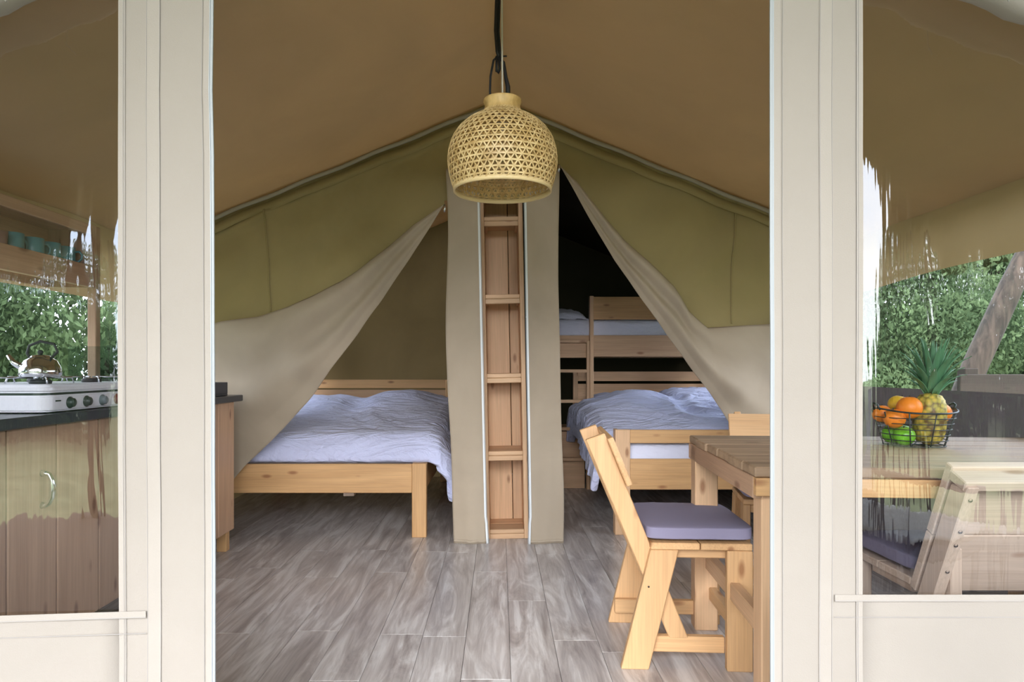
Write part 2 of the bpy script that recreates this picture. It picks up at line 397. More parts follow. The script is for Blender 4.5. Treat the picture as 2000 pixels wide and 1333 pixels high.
wp = link('wall_partition', gridmesh(90, 60, upper(286, 868, lambda x: interp(foldL, x), 868)), 'wall', None, True); wp['kind'] = 'structure'
sub('upper_cloth', gridmesh(90, 60, upper(1092, 1664, lambda x: interp(foldR, x), 1092)), 'wall', wp)
sub('middle_cloth', gridmesh(40, 24, lambda u, v: P(868+224*u, ytop(868+224*u)+(392-ytop(868+224*u))*v, YP)+Vector((0, .02*math.sin(math.pi*u)*math.sin(3*v)-.008*math.exp(-((v-.30)/.06)**2), 0))), 'wall', wp)
# roof pole sleeves along the top of the partition
for sgn in (-1, 1):
    mb = MB(); pts = []
    for i in range(30):
        x = sgn*(.02+2.1*i/29); pts.append(Vector((x, YP-.03, roofz(x)-.035-.004*math.sin(i*1.1))))
    mb.tube(pts, .013, 8); mb.build('pole_sleeve', 'rope', wp)
    mb = MB(); nn = [Vector((0, -1, 0))]*30
    mb.strip([p+Vector((0, .012, -.055-.012*nz3(p.x*5, 1, 1))) for p in pts], nn, .055, .003); mb.build('hem_strip', 'wall', wp)
for pa_, pb_, ft, tip, px in ((286, 868, foldL, 868, 518), (1092, 1664, foldR, 1092, 1437)):
    fnn = upper(pa_, pb_, lambda x, ft=ft: interp(ft, x), tip); mb = MB()
    pts = [fnn((px-pa_)/(pb_-pa_), .12+.86*k/40)+Vector((0, -.004, 0)) for k in range(41)]
    mb.strip(pts, [Vector((0, -1, 0))]*41, .010, .003); mb.build('sewn_seam', 'wall', wp)
def flap(name, label, fold, edge, tip, sgn):
    fo = arc([Vector((x, y, 0)) for x, y in fold]); ed = arc([Vector((x, y, 0)) for x, y in edge])
    def fn(u, v):
        a, b2 = fo(u), ed(u**.92); q = a.lerp(b2, v); w_ = min(1, u*2.2)
        dep = .03+.085*(1-math.exp(-5*v))*w_ -.09*v*w_*max(0, v-.2) -.05*w_
        dep += .046*w_*math.sin(9*v*(1-.35*u)+4*u+1.2*nz3(u*3, v*2, sgn))*math.sin(math.pi*min(1, v*1.15+.05))
        dep += .035*w_*nz3(q.x*.011+q.y*.008*sgn, q.y*.012, 5+sgn)
        return P(q.x, q.y, YP)+Vector((0, -dep, 0))
    o = link(name, gridmesh(110, 50, fn), 'flap', None, True); solid(o, .002); tagp(o, label, 'curtain'); 
    return o
flap('tent_curtain', 'beige canvas door flap swept aside to the left, over the double bed', foldL[::-1], edgeL, None, -1)
flap('tent_curtain', 'beige canvas door flap swept aside to the right, before the bunk bed', foldR, edgeR, None, 1)
def centre_strip(label, tl, tr, bl, br, seed):
    y0, y1 = 330, 1063
    def fn(u, v):
        l = tl+(bl-tl)*v; r = tr+(br-tr)*v
        outer = 4*nz3(v*3.5, seed, 0)+3*math.sin(v*7+seed)
        px = l+(r-l)*u+outer*((1-u) if seed == 1 else u)
        py = y0+(y1-y0)*v+(2.5*nz3(u*9, seed, 3)*(1 if v > .98 else 0))
        p = P(px, py, 4.09)
        p.y += .014*math.sin(u*4.5+seed*2)*(v**.6)+.012*nz3(u*3, v*3, seed)
        return p
    o = link('canvas_strip', gridmesh(16, 70, fn), 'flap', None, True); solid(o, .003)
    tagp(o, label, 'curtain')
    inner = 1.0 if seed == 1 else 0.0
    mb = MB(); ins = -1 if seed == 1 else 1
    pts = [Vector(fn(inner, .08+.92*k/50))+Vector((ins*.003*(1 if k < 47 else -.5*(k-46)), -.006, 0)) for k in range(51)]
    mb.strip(pts, [Vector((0, -1, 0))]*51, .012, .003); mb.build('zip_tape', 'zip_inner', o)
    mb = MB(); mb.strip([p+Vector((-ins*.009, -.001, 0)) for p in pts], [Vector((0, -1, 0))]*51, .003, .004); mb.build('zip_teeth', 'zipgrey', o)
    mb = MB()
    hp = [Vector(fn(u/20, .992))+Vector((0, -.004, 0)) for u in range(21)]
    mb.strip(hp, [Vector((0, -1, 0))]*21, .014, .003); mb.build('bottom_hem', 'flap', o)
    return o
centre_strip('long beige canvas strip hanging left of the narrow shelf tower', 868, 934, 883, 950, 1)
centre_strip('long beige canvas strip hanging right of the narrow shelf tower', 1024, 1090, 1036, 1100, 2)
for px, py, lab in ((868, 400, 'small metal zip pull at the top of the left doorway'), (1091, 322, 'small metal zip pull at the top of the right doorway')):
    mb = MB(); c = P(px, py, 4.05); mb.tube([c, c+Vector((.004, -.004, -.02)), c+Vector((0, -.004, -.045))], [.006, .009, .005], 6)
    tagp(mb.build('zip_pull', 'steel'), lab, 'zip pull')

# ---------------------------------------------------------------- front wall with panes
YF = 1.6
ZT = 3.3
def fz(x): return min(ZT, roofz(x)+.12)
def fgrid(x0, x1, z0, z1f, seed, wav=None, nu=20, nv=40):
    def fn(u, v):
        z = z0+((z1f(x0+(x1-x0)*u) if callable(z1f) else z1f)-z0)*v
        a, b2 = x0, x1
        if wav: 
            if wav[0]: a += wav[0](z)
            if wav[1]: b2 += wav[1](z)
        x = a+(b2-a)*u
        return Vector((x, YF+.006*nz3(x*3, z*1.2, seed)+.003*nz3(x*9, z*4, seed), z))
    return gridmesh(nu, nv, fn), fn
zl = [(.5, .0024), (1.05, .0024), (1.55, 0), (1.7, -.0036), (1.85, -.001), (2.0, 0)]
wavl = lambda z: interp(zl, z)
wavr = lambda z: -.0012+.0012*math.sin(z*3)
XZL, XZR = -.670, .636
pl0, pl1, plz = -2.06, -.890, .478
pr0, pr1, prz = .849, 2.06, .518
plt = prt = 2.02
def zlb(x): return plz+(x+.89)*.033    # left pane bottom dips to the outside
wfm = [fgrid(pl1, XZL, -.03, fz, 1, (None, wavl))[0], fgrid(pl0, pl1, -.03, zlb, 1)[0], fgrid(XL-.12, pl0, -.03, fz, 1)[0], fgrid(pl0, pl1, 2.0, fz, 1, nv=8)[0],
       fgrid(XZR, pr0, -.03, fz, 2, (wavr, None))[0], fgrid(pr0, pr1, -.03, prz, 2)[0], fgrid(pr1, XR+.12, -.03, fz, 2)[0], fgrid(pr0, pr1, 2.0, fz, 2, nv=8)[0],
       fgrid(XZL, XZR, 2.25, fz, 3, nv=8)[0]]
WF = link('wall_front', joinm(wfm), 'facade', None, True); solid(WF, .0025, 1); WF['kind'] = 'structure'
def seam(name, pts, wdt, th, material, off=.004):
    mb = MB(); mb.strip([Vector(p)+Vector((0, -off, 0)) for p in pts], [Vector((0, -1, 0))]*len(pts), wdt, th); return mb.build(name, material, WF, False)
_, fl = fgrid(pl1, XZL, -.03, 3, 1, (None, wavl)); _, frr = fgrid(XZR, pr0, -.03, 3, 2, (wavr, None))
zs = [i*.05 for i in range(56)]
def vline(fn, u, z0=0, z1=2.6, dx=0):
    return [fn(u, (z+.03)/3.03)+Vector((dx, 0, 0)) for z in zs if z0 <= z <= z1]
# sewn hem bands and stitch lines
seam('hem_band', vline(fl, 0, .0, 2.6, .0065), .015, .0012, 'hem', .0042)
seam('hem_band', vline(fl, .37, 0, 2.6), .030, .0012, 'hem', .0042)
seam('hem_band', vline(fl, .955, 0, 2.6), .018, .0012, 'hem', .0042)
seam('hem_band', vline(frr, 1, .0, 2.6, -.0065), .015, .0012, 'hem', .0042)
seam('hem_band', vline(frr, .60, 0, 2.6), .030, .0012, 'hem', .0042)
seam('hem_band', vline(frr, .06, 0, 2.6), .020, .0012, 'hem', .0042)
for fnn, us in ((fl, (.05, .07, .30, .44, .90)), (frr, (.935, .955, .54, .67, .13))):
    for u in us: seam('stitch_line', vline(fnn, u, 0, 2.6), .0011, .0008, 'stitch', .0056)
for x0, x1, zf in ((pl0, pl1+.065, zlb), (pr0-.065, pr1, lambda x: prz)):
    pts = [Vector((x0+(x1-x0)*k/20, YF, zf(x0+(x1-x0)*k/20)-.005)) for k in range(21)]
    seam('bottom_band', pts, .016, .0012, 'hem', .0056)
    seam('stitch_line', [p+Vector((0, 0, -.045)) for p in pts], .0014, .0008, 'stitch', .0045)
    seam('stitch_line', [p+Vector((0, 0, -.006)) for p in pts], .0012, .0008, 'stitch', .0068)
seam('zipper', vline(fl, 1, 0, 2.6, .001), .006, .004, 'zip', .006)
seam('zipper_teeth', vline(fl, 1, 0, 2.6, -.0035), .0016, .005, 'zipgrey', .006)
seam('zipper', vline(frr, 0, 0, 2.6, .001), .007, .004, 'zip', .006)
seam('zipper_teeth', vline(frr, 0, 0, 2.6, .0055), .0016, .005, 'zipgrey', .006)
# clear vinyl panes
for i, (x0, x1, z0f, sd) in enumerate(((pl0-.01, pl1+.01, lambda x: zlb(x)-.01, 1), (pr0-.01, pr1+.01, lambda x: prz-.01, 2))):
    o = link('window_%d' % (i+1), gridmesh(60, 60, lambda u, v: (x0+(x1-x0)*u, YF+.005+.0025*nz3(u*7, v*1.5, sd)+.0012*nz3(u*22, v*3, sd), z0f(x0+(x1-x0)*u)+(2.03-z0f(x0+(x1-x0)*u))*v)), 'vinyl', None, True)
    o['kind'] = 'structure'
# rolled up pane covers hanging from above
for sgn, x0, lab in ((1, .92, 'rolled cream canvas cover sagging at the top of the right pane'), (-1, .86, 'rolled cream canvas cover sagging at the top of the left pane')):
    mb = MB(); pts = []; rr = []
    zz = [(.86, 2.02), (.97, 1.985), (1.08, 1.934), (1.18, 1.892), (1.32, 1.85), (1.5, 1.82), (1.7, 1.825), (1.9, 1.87), (2.08, 1.95)]
    for k in range(33):
        x = .88+1.18*k/32; z = interp(zz, x)+(0 if sgn > 0 else .012)
        pts.append((sgn*x-(0 if sgn > 0 else -.03), YF-.062, z)); rr.append(.053+.003*math.sin(k*1.7))
    mb.tube(pts, rr, 14)
    o = mb.build('rolled_window_cover', 'facade'); tagp(o, lab, 'window cover')
    mb = MB(); x = sgn*1.085
    mb.tube([(x, YF-.118, 1.93), (x+.01*sgn, YF-.125, 1.87), (x+.018, YF-.122, 1.845)], .002, 5); mb.build('tie_cord', 'stitch', o)

# ---------------------------------------------------------------- porch canopy, poles (outside, seen mirrored in the panes)
prof = [(0, 3.25), (1.3, 2.92), (2.66, 2.50), (2.85, 2.2), (3.05, 1.95), (3.4, 1.72)]
fullp = [(-x, z) for x, z in prof[::-1]]+prof[1:]
def canf(u, v):
    x, z = arcp(u).x, arcp(u).z
    return (x, 1.62-3.4*v, z-.06*math.sin(math.pi*v)*(1-abs(x)/3.6))
arcp = arc([Vector((x, 0, z)) for x, z in fullp])
cn = link('porch_canopy', gridmesh(40, 12, canf), 'canopy', None, True); solid(cn, .003); cn['kind'] = 'structure'
tagp(cn, 'beige porch canopy stretched before the tent front')
for sgn in (-1, 1):
    mb = MB(); mb.tube([(sgn*3.0, -1.74, -.1), (sgn*3.0, -1.74, 1.0), (sgn*3.02, -1.74, 2.05)], [.045, .042, .04], 10)
    tagp(mb.build('porch_pole', 'bark'), 'round brown porch pole mirrored as a dark upright in the %s pane' % ('left' if sgn < 0 else 'right'), 'pole')
porch = box('porch_deck', None, -3.4, 3.4, -1.9, 1.53, -.09, -.03, 'fence', .004, 0); porch['kind'] = 'structure'

# ---------------------------------------------------------------- furniture
def screws(parent, pts, r=.004, ax='x'):
    for p in pts:
        mb = MB(); mb.lathe([(.0001, .0012), (r, .0012), (r, -.002)], 8)
        o = mb.build('screw', 'screw', parent); o.location = p
        o.rotation_euler = {'-y': (math.pi/2, 0, 0), 'z': (0, 0, 0)}[ax] if ax in ('-y', 'z') else (0, math.pi/2, 0)

def make_seat(name, label, cat, loc, rotz, W=.47, high_back=False, group=None, mtl='pine'):
    r = thing(name, label, cat, loc, (0, 0, rotz), group)
    T = .032
    for y, s in ((0, 1), (W, -1)):
        yo = y+s*T/2                  # outer layer: legs
        yi = y+s*T*1.5                # inner layer: post
        for nm, a, b2, wd in (('leg', (.045, yo, 0), (.148, yo, .418), .093),):
            # slanted rear leg with level ends
            me = slant((.01, yi, 0), (.01, yi, .56), .08, T, mtl) if high_back else slant(a, b2, wd, T, mtl); o = link(nm, me, None, r)
        o = board('leg', r, (.405, yo, 0), (.405, yo, .418), .088, T, (1, 0, 0), mtl)
        me = slant((.166, yo, .10), (-.111, yo, .745), .065, T, mtl) if high_back else slant((.202, yi, .10), (-.090, yi, .808), .065, T, mtl, square_top=True); link('back_post', me, None, r)
        board('stretcher', r, (.02 if y else .085, yi+s*.0, .078), (.45 if y else .362, yi, .078), .056, T*.9, (0, 0, 1), mtl)
        board('seat_rail', r, (.148, yi+s*T*.0, .400), (.447, yi, .400), .034, T*.9, (0, 0, 1), mtl)
    board('cross_rail', r, (.405, T*2, .15), (.405, W-T*2, .15), .05, T, (0, 0, 1), mtl)
    for x0, x1 in ((.100, .268), (.272, .447)):
        box('seat_plank', r, x0, x1, 0, W, .419, .443, mtl, .003, 1)
    sl = Vector((-.292, 0, .708)).normalized(); nrm = Vector((.708, 0, .292)).normalized()
    if not high_back:
        c = Vector((-.066, 0, .745))+nrm*.047
        c0 = c+sl*(-.043)
        board('backrest', r, c0+Vector((0, -.002, 0)), c0+Vector((0, W+.002, 0)), .18, .021, sl, mtl)
    else:
        sl = Vector((-.43, 0, 1)).normalized(); nrm = Vector((1, 0, .43)).normalized(); top = Vector((-.072, 0, .795))
        for d0, d1 in ((0, .218), (.220, .415)):
            c0 = top-sl*((d0+d1)/2); board('backrest', r, c0, c0+Vector((0, W, 0)), d1-d0, .028, sl, mtl)
        c0 = top-sl*.022-nrm*.046
        board('top_rail', r, c0+Vector((0, -.002, 0)), c0+Vector((0, W+.002, 0)), .062, .028, nrm, mtl)
    return r
def slant(a, b2, width, T, mtl, square_top=False):
    """slanted plank in a y=const plane, local X along the plank kept for the grain via UV-free object space; ends level"""
    a, b2 = Vector(a), Vector(b2); hx = width/2*1.03; y0, y1 = a.y-T/2, a.y+T/2
    pts = [(a.x-hx, a.z), (a.x+hx, a.z), (b2.x+hx, b2.z+(.012 if square_top else 0)), (b2.x-hx, b2.z-(.012 if square_top else 0))]
    vs = [(x, y, z) for y in (y0, y1) for x, z in pts]
    fs = [(0, 1, 2, 3), (7, 6, 5, 4), (0, 4, 5, 1), (1, 5, 6, 2), (2, 6, 7, 3), (3, 7, 4, 0)]
    bm = bmesh.new(); bv = [bm.verts.new(v) for v in vs]
    for f in fs: bm.faces.new([bv[i] for i in f])
    bmesh.ops.recalc_face_normals(bm, faces=bm.faces)
    bmesh.ops.bevel(bm, geom=list(bm.edges), offset=.003, segments=1, affect='EDGES')
    me = bpy.data.meshes.new('plank'); bm.to_mesh(me); bm.free(); me.materials.append(M[mtl+'_z']); return me
def wood_z(src, name):
    """same wood with the grain running up local Z"""
    m = M[src].copy(); m.name = name
    for n in m.node_tree.nodes:
        if n.type == 'MAPPING':
            s = n.inputs['Scale'].default_value; n.inputs['Scale'].default_value = (s[1], s[2], s[0])
    M[src+'_z'] = m
wood_z('pine', 'pine_upright'); wood_z('pine_pale', 'pale_pine_upright')

def cushion(label, loc, rotz, sx, sy, h=.06, parent=None):
    def prm():
        n = 36; vs = []; 
        bm = bmesh.new(); bmesh.ops.create_cube(bm, size=1)
        bmesh.ops.subdivide_edges(bm, edges=bm.edges, cuts=14, use_grid_fill=True)
        for v in bm.verts:
            x, y, z = v.co*2
            # superellipse corners and crowned faces
            ax, ay = abs(x), abs(y)
            rr = 1-.035*(ax**8)*(ay**8)*1.6
            k = 1-.16*(max(ax, ay)**10) if abs(z) > .8 else 1
            e = .985 if abs(z) > .95 else 1.0
            zz = z*h/2*(.80+.22*(1-ax**4)*(1-ay**4))*(1-.10*(max(ax, ay)**12))
            v.co = Vector((x*sx/2*rr*e, y*sy/2*rr*e, zz+.002*nz3(x*3, y*3, 1)))
        me = bpy.data.meshes.new('c'); bm.to_mesh(me); bm.free(); return me
    o = link('seat_cushion', prm(), 'cushion', None, True); o.location = loc; o.rotation_euler = (0, 0, math.radians(rotz))
    md = o.modifiers.new('sub', 'SUBSURF'); md.levels = md.render_levels = 1
    tagp(o, label, 'cushion'); return o
def onto(r, v): 
    return r.matrix_basis @ Vector(v) if False else Matrix.Translation(r.location) @ r.rotation_euler.to_matrix().to_4x4() @ Vector(v)

# side chair in the doorway
ch = make_seat('dining_chair', 'light pine dining chair with slanted back standing at the left end of the table', 'chair', (.428, 2.38, 0), -3.4)
cushion('purple grey seat cushion on the chair at the left end of the table', onto(ch, (.272, .235, .474)), -3.4, .375, .455, .058)
screws(ch, [(.092, -.0005, .29)], .0035, ax='-y')
# far chair across the table
fc = make_seat('dining_chair', 'pine dining chair on the far side of the table, mostly hidden behind it', 'chair', (1.215, 3.60, 0), -101)
cushion('purple grey seat cushion on the chair on the far side of the table', onto(fc, (.272, .235, .474)), -101, .375, .455, .058)
# near bench behind the right pane
bn_ = make_seat('dining_bench', 'pale pine bench with boarded high back seen from behind, through the right pane', 'bench', (2.07, 1.885, 0), 90, W=.875, high_back=True, mtl='pine_pale')
cushion('purple grey cushion on the pale bench behind the right pane', onto(bn_, (.29, .437, .474)), 90, .35, .84, .058)
for z in (.71, .62, .58, .50):
    screws(bn_, [(-.111-.034-.43*(z-.745)-.0005, .875-.016, z)], .005, ax='x')

# table
tb = thing('dining_table', 'wooden dining table with weathered plank top at the right of the doorway', 'table', (.727, 1.934, 0), (0, 0, -4.1))
TL, TW = 1.34, .93
ws = [.13, .165, .16, .15, .165, .16]; yy = 0
for k, w_ in enumerate(ws):
    o = box('top_plank', tb, random.uniform(-.006, .008), TL, yy+.001, yy+w_-.001, .740, .770, 'table_top', .004, 0); yy += w_
    o.location.z += random.uniform(-.0012, .0012)
box('apron', tb, .0, .028, .03, TW-.03, .676, .739, 'pine_brown', .002, 1)
box('apron', tb, .0, TL, -.004, .024, .688, .739, 'pine_bed', .002, 0)
box('apron', tb, .0, TL, TW-.03, TW-.004, .676, .739, 'pine_brown', .002, 0)
for nm, x0, x1, y0, y1 in (('leg', .024, .104, .028, .108), ('leg', TL-.1, TL-.02, .028, .108), ('leg', .0, .09, .80, .88), ('leg', TL-.1, TL-.02, .80, .88)):
    box(nm, tb, x0, x1, y0, y1, 0, .739, 'pine_tower', .004, 2)
box('brace', tb, .04, .075, .11, .8, .25, .31, 'pine_tower', .003, 1)
# double bed, left
def bed_frame(r, x0, x1, y0, y1, ztop, zbot, mtl='pine_bed', legs=True):
    box('front_board', r, x0, x1-.09, y0, y0+.028, zbot, ztop, mtl, .003, 0)
    box('side_board', r, x1-.045, x1-.017, y0+.06, y1, zbot, ztop-.01, mtl, .003, 1)
    box('side_board', r, x0, x0+.028, y0+.06, y1, zbot, ztop-.01, mtl, .003, 1)
    for x in (x0+.0, x1-.09):
        box('leg', r, x, x+.09, y0-.002, y0+.058, 0, ztop+.003, mtl, .003, 2)
    for x in (x0+.0, x1-.09):
        box('leg', r, x, x+.09, y1-.06, y1, 0, ztop, mtl, .003, 2)
    for k in range(12):
        yy = y0+.12+k*(y1-y0-.25)/11
        box('slat', r, x0+.03, x1-.05, yy, yy+.07, ztop-.05, ztop-.03, mtl, 0, 0)
BX0, BX1, BY0, BY1 = -2.06, -.452, 4.235, 6.36
bd = thing('double_bed', 'low honey pine double bed behind the left doorway', 'bed', (0, 0, 0))
bed_frame(bd, BX0, BX1, BY0, BY1, .456, .276)
box('middle_block', bd, -1.01, -.94, 4.42, 4.48, .222, .40, 'pine_pale', .003, 2)
box('headboard_plank', bd, -1.90, -.40, BY1+.01, BY1+.036, .865, .945, 'pine_bed', .003, 0)
box('headboard_plank', bd, -1.90, -.40, BY1+.02, BY1+.046, .56, .85, 'pine_tower', .003, 0)
box('headboard_post', bd, -.50, -.42, BY1+.0, BY1+.02, .0, .945, 'pine_bed', .003, 2)
def mattress_mesh(L, W, T):
    bm = bmesh.new(); bmesh.ops.create_cube(bm, size=1); bmesh.ops.scale(bm, vec=(L, W, T), verts=bm.verts)
    bmesh.ops.bevel(bm, geom=list(bm.edges), offset=.055, segments=5, affect='EDGES', profile=.5)
    me = bpy.data.meshes.new('mattress'); bm.to_mesh(me); bm.free(); return me
mt_ = link('mattress', mattress_mesh(BX1-BX0-.10, BY1-BY0-.18, .19), 'linen_smooth', None, True); mt_.location = ((BX0+BX1)/2-.01, (BY0+BY1)/2+.05, .512)
tagp(mt_, 'white mattress with a smooth sheet on the low double bed', 'mattress')
def puff(name, label, cat, c, sx, sy, h, rot=(0, 0, 0), seed=0, material='linen', parent=None):
    bm = bmesh.new(); bmesh.ops.create_cube(bm, size=2); bmesh.ops.subdivide_edges(bm, edges=bm.edges, cuts=24, use_grid_fill=True)
    for v in bm.verts:
        x, y, z = v.co
        ex = (1-abs(x)**3.2); ey = (1-abs(y)**3.2)
        pf = max(0, ex)**.5*max(0, ey)**.5
        pinch = 1-.06*(1-abs(y)**2)*abs(x)**6-.06*(1-abs(x)**2)*abs(y)**6
        wr = .010*abs(nz3(x*3+seed, y*6, seed))*3*pf
        v.co = Vector((x*sx/2*pinch, y*sy/2*pinch, z*(h/2)*(pf+.04)+(wr-.01)*(1 if z > 0 else 0)))
    me = bpy.data.meshes.new('p'); bm.to_mesh(me); bm.free()
    o = link(name, me, material, None, True); o.location = c; o.rotation_euler = [math.radians(a) for a in rot]; tagp(o, label, cat); return o
puff('pillow', 'white pillow at the head of the double bed, nearest the shelf tower', 'pillow', (-.80, 6.02, .70), .74, .56, .20, (12, 0, -4), 3)
puff('pillow', 'white pillow at the head of the double bed, nearest the kitchen side', 'pillow', (-1.60, 6.02, .69), .74, .56, .18, (12, 0, 4), 8)
def duvet(name, label, x0, x1, y0, y1, zt, overL, overR, zf, seed, bumps, material='linen', foot=None, amp=1.0):
    """heightfield cloth draping over left / right edges"""
    W = x1-x0; r = .05; L = W+overL+overR
    def prof(s):                      # s: arclength from -overL .. W+overR -> (x, dz)
        if s < 0:
            a = min(-s, r*math.pi/2)/r; x = x0-r*math.sin(a); z = -r*(1-math.cos(a)); rest = max(0, -s-r*math.pi/2); return x-rest*.10, z-rest*.99
        if s > W:
            a = min(s-W, r*math.pi/2)/r; x = x1+r*math.sin(a); z = -r*(1-math.cos(a)); rest = max(0, s-W-r*math.pi/2); return x+rest*.10+.07*math.sin(min(1, rest/.28)*math.pi), z-rest*.97
        return s+x0, 0
    def fn(u, v):
        y = y0+(y1-y0)*v
        sag = 1.0+.12*math.sin(v*6+seed)+.25*nz3(v*3, seed, 0)
        s = -overL*sag+(L+overL*(sag-1)+overR*(sag-1))*u
        x, dz = prof(s)
        inside = 1 if 0 <= s <= W else math.exp(-abs(min(s, s-W) if s < 0 else s-W)*6)
        hgt = zt(x, y)
        # wrinkles: ridged directional noise radiating along the cloth
        q = nz3(s*1.6+seed, y*1.1, 1); yy_ = y+.35*s; n1 = 1-abs(nz3(s*1.5+q*1.0+seed, yy_*5.5+q*2.2, seed))*2.2
        n2 = 1-abs(nz3(s*3.5+seed+q, yy_*15+q*3, seed+3))*2.2
        wr = (.022*n1+.009*n2)*amp
        nx, nzv = (0, 1) if inside == 1 else ((-1 if s < 0 else 1), .15)
        p = Vector((x, y, hgt+dz)); p += Vector((nx, 0, nzv))*wr
        if foot:
            k = min(1, v/.30); p.z -= (wr*.75)*(1-k)
            if v < .07: p.z -= foot*(1-v/.07)**2.6; p.y += .015*v/.07
        return p
    me = gridmesh(150, 130, fn)
    o = link(name, me, material, None, True); solid(o, .05, -1)
    md = o.modifiers.new('sub', 'SUBSURF'); md.levels = md.render_levels = 1
    tagp(o, label, 'duvet'); return o
def gss(x, y, cx, cy, sx, sy): return math.exp(-((x-cx)/sx)**2-((y-cy)/sy)**2)
def zt1(x, y):
    base = .632+.075*min(1, max(0, (y-4.35)/1.2))
    base += .13*gss(x, y, -.80, 5.95, .42, .34)+.11*gss(x, y, -1.62, 5.95, .42, .34)
    base += .03*gss(x, y, -.9, 5.2, .5, .4)-.045*gss(x, y, -1.18, 5.6, .12, .7)
    return base
duvet('duvet', 'rumpled blue-white duvet over the low double bed, hanging off its right side', -2.0, -.43, 4.262, 6.22, zt1, .12, .255, .6, 2.3, None, foot=.17, amp=1.0)

# ---------------------------------------------------------------- right room: lower bed and bunk above
lb = thing('lower_bed', 'pine bed with open footboard behind the right doorway and under the bunk', 'bed', (0, 0, 0))
LX0, LX1, LY0, LY1 = .735, 2.08, 4.30, 6.42
box('foot_post', lb, LX0-.005, LX0+.09, LY0-.002, LY0+.026, 0, .664, 'pine_tower', .003, 2)
box('foot_post', lb, LX0-.005, LX0+.02, LY0+.026, LY0+.075, 0, .664, 'pine_tower', .003, 2)
box('foot_post', lb, LX1-.09, LX1, LY0, LY0+.075, 0, .664, 'pine_tower', .003, 2)
box('foot_rail', lb, LX0+.09, LX1-.09, LY0+.002, LY0+.03, .578, .662, 'pine_bed', .003, 0)
box('foot_board', lb, LX0+.09, LX1-.09, LY0+.002, LY0+.03, .285, .478, 'pine_bed', .003, 0)
box('side_board', lb, LX0+.0, LX0+.028, LY0+.08, LY1, .285, .470, 'pine_bed', .003, 1)
box('side_board', lb, LX1-.03, LX1, LY0+.08, LY1, .285, .470, 'pine_bed', .003, 1)
box('head_post', lb, .695, .74, LY1, LY1+.05, 0, 1.02, 'pine_tower', .003, 2)
box('head_post', lb, LX1-.06, LX1, LY1, LY1+.05, 0, 1.02, 'pine_tower', .003, 2)
for za, zb in ((.93, 1.02), (.75, .905), (.55, .72)):
    box('headboard_plank', lb, .74, LX1-.06, LY1+.012, LY1+.036, za, zb, 'pine_tower', .003, 0)
for k in range(12):
    yy = LY0+.12+k*.17; box('slat', lb, LX0+.03, LX1-.03, yy, yy+.07, .36, .38, 'pine_bed', 0, 0)
m2 = link('mattress', mattress_mesh(LX1-LX0-.08, LY1-LY0-.10, .21), 'linen_smooth', None, True); m2.location = ((LX0+LX1)/2, (LY0+LY1)/2+.01, .478)
tagp(m2, 'white mattress showing through the open footboard of the lower bed', 'mattress')
puff('pillow', 'blue-white pillow on the lower bed, nearer the ladder', 'pillow', (1.12, 6.12, .72), .66, .52, .17, (14, 0, -6), 12)
puff('pillow', 'blue-white pillow on the lower bed, farther from the ladder', 'pillow', (1.75, 6.05, .74), .62, .5, .22, (18, 0, 8), 17)
def zt2(x, y):
    b0 = .655+.05*min(1, max(0, (y-4.5)/1.0))
    b0 += .12*gss(x, y, 1.10, 5.70, .36, .50)+.12*gss(x, y, 1.80, 5.75, .40, .45)-.04*gss(x, y, 1.45, 5.6, .09, .5)+.04*gss(x, y, .95, 5.1, .4, .4)
    return b0
duvet('duvet', 'crumpled blue duvet heaped on the lower bed under the bunk', .70, 2.02, 4.42, 6.05, zt2, .30, .05, .6, 7.7, None, foot=.07, amp=1.5)
bk = thing('bunk_bed', 'upper pine bunk crossing the back of the right room with guard board and ladder', 'bunk bed', (0, 0, 0))
UX0, UX1, UY0, UY1 = .28, 2.08, 5.92, 6.72
box('bunk_board', bk, .82, UX1, UY0, UY0+.028, 1.152, 1.338, 'pine_tower', .003, 0)
box('bunk_board', bk, UX0, .785, UY0+.03, UY0+.055, 1.142, 1.338, 'pine_tower', .003, 0)
box('guard_board', bk, .82, UX1, UY0, UY0+.028, 1.475, 1.672, 'pine_bed', .003, 0)
box('bunk_board', bk, UX0, UX0+.03, UY0, UY1, 1.152, 1.338, 'pine_tower', .003, 1)
box('bunk_board', bk, UX0, UX1, UY1-.03, UY1, 1.152, 1.338, 'pine_tower', .003, 0)
box('ladder_post', bk, .785, .818, UY0-.012, UY0+.07, 0, 1.678, 'pine_tower', .003, 2)
box('ladder_rail', bk, .757, .785, UY0-.008, UY0+.028, 0, 1.29, 'pine_tower', .003, 2)
box('ladder_rail', bk, .34, .368, UY0-.008, UY0+.028, 0, 1.29, 'pine_tower', .003, 2)
for zz in (1.285, 1.027, .765, .525, .262): box('ladder_rung', bk, .368, .757, UY0-.012, UY0+.026, zz-.014, zz+.014, 'pine_tower', .003, 0)
for x in (UX0, UX1-.05):
    for y in (UY0, UY1-.07):
        if not (x == UX0 and y == UY0): box('post', bk, x, x+.05, y, y+.07, 0, 1.338, 'pine_tower', .003, 2)
for k in range(8): box('slat', bk, UX0+.1+k*.21, UX0+.17+k*.21, UY0+.06, UY1-.03, 1.20, 1.22, 'pine_tower', 0, 1)
m3 = link('mattress', mattress_mesh(UX1-UX0-.08, UY1-UY0-.1, .18), 'linen_smooth', None, True); m3.location = ((UX0+UX1)/2, (UY0+UY1)/2, 1.40)
m3.location.z = 1.392; tagp(m3, 'white mattress on the upper bunk behind the guard board', 'mattress')
puff('pillow', 'pale pillow lying on the upper bunk beside the canvas strip', 'pillow', (.52, 6.30, 1.52), .50, .60, .15, (6, 0, 3), 21, 'linen_smooth')
bx = thing('step_chest', 'low wooden box step behind the bunk ladder', 'step', (0, 0, 0))
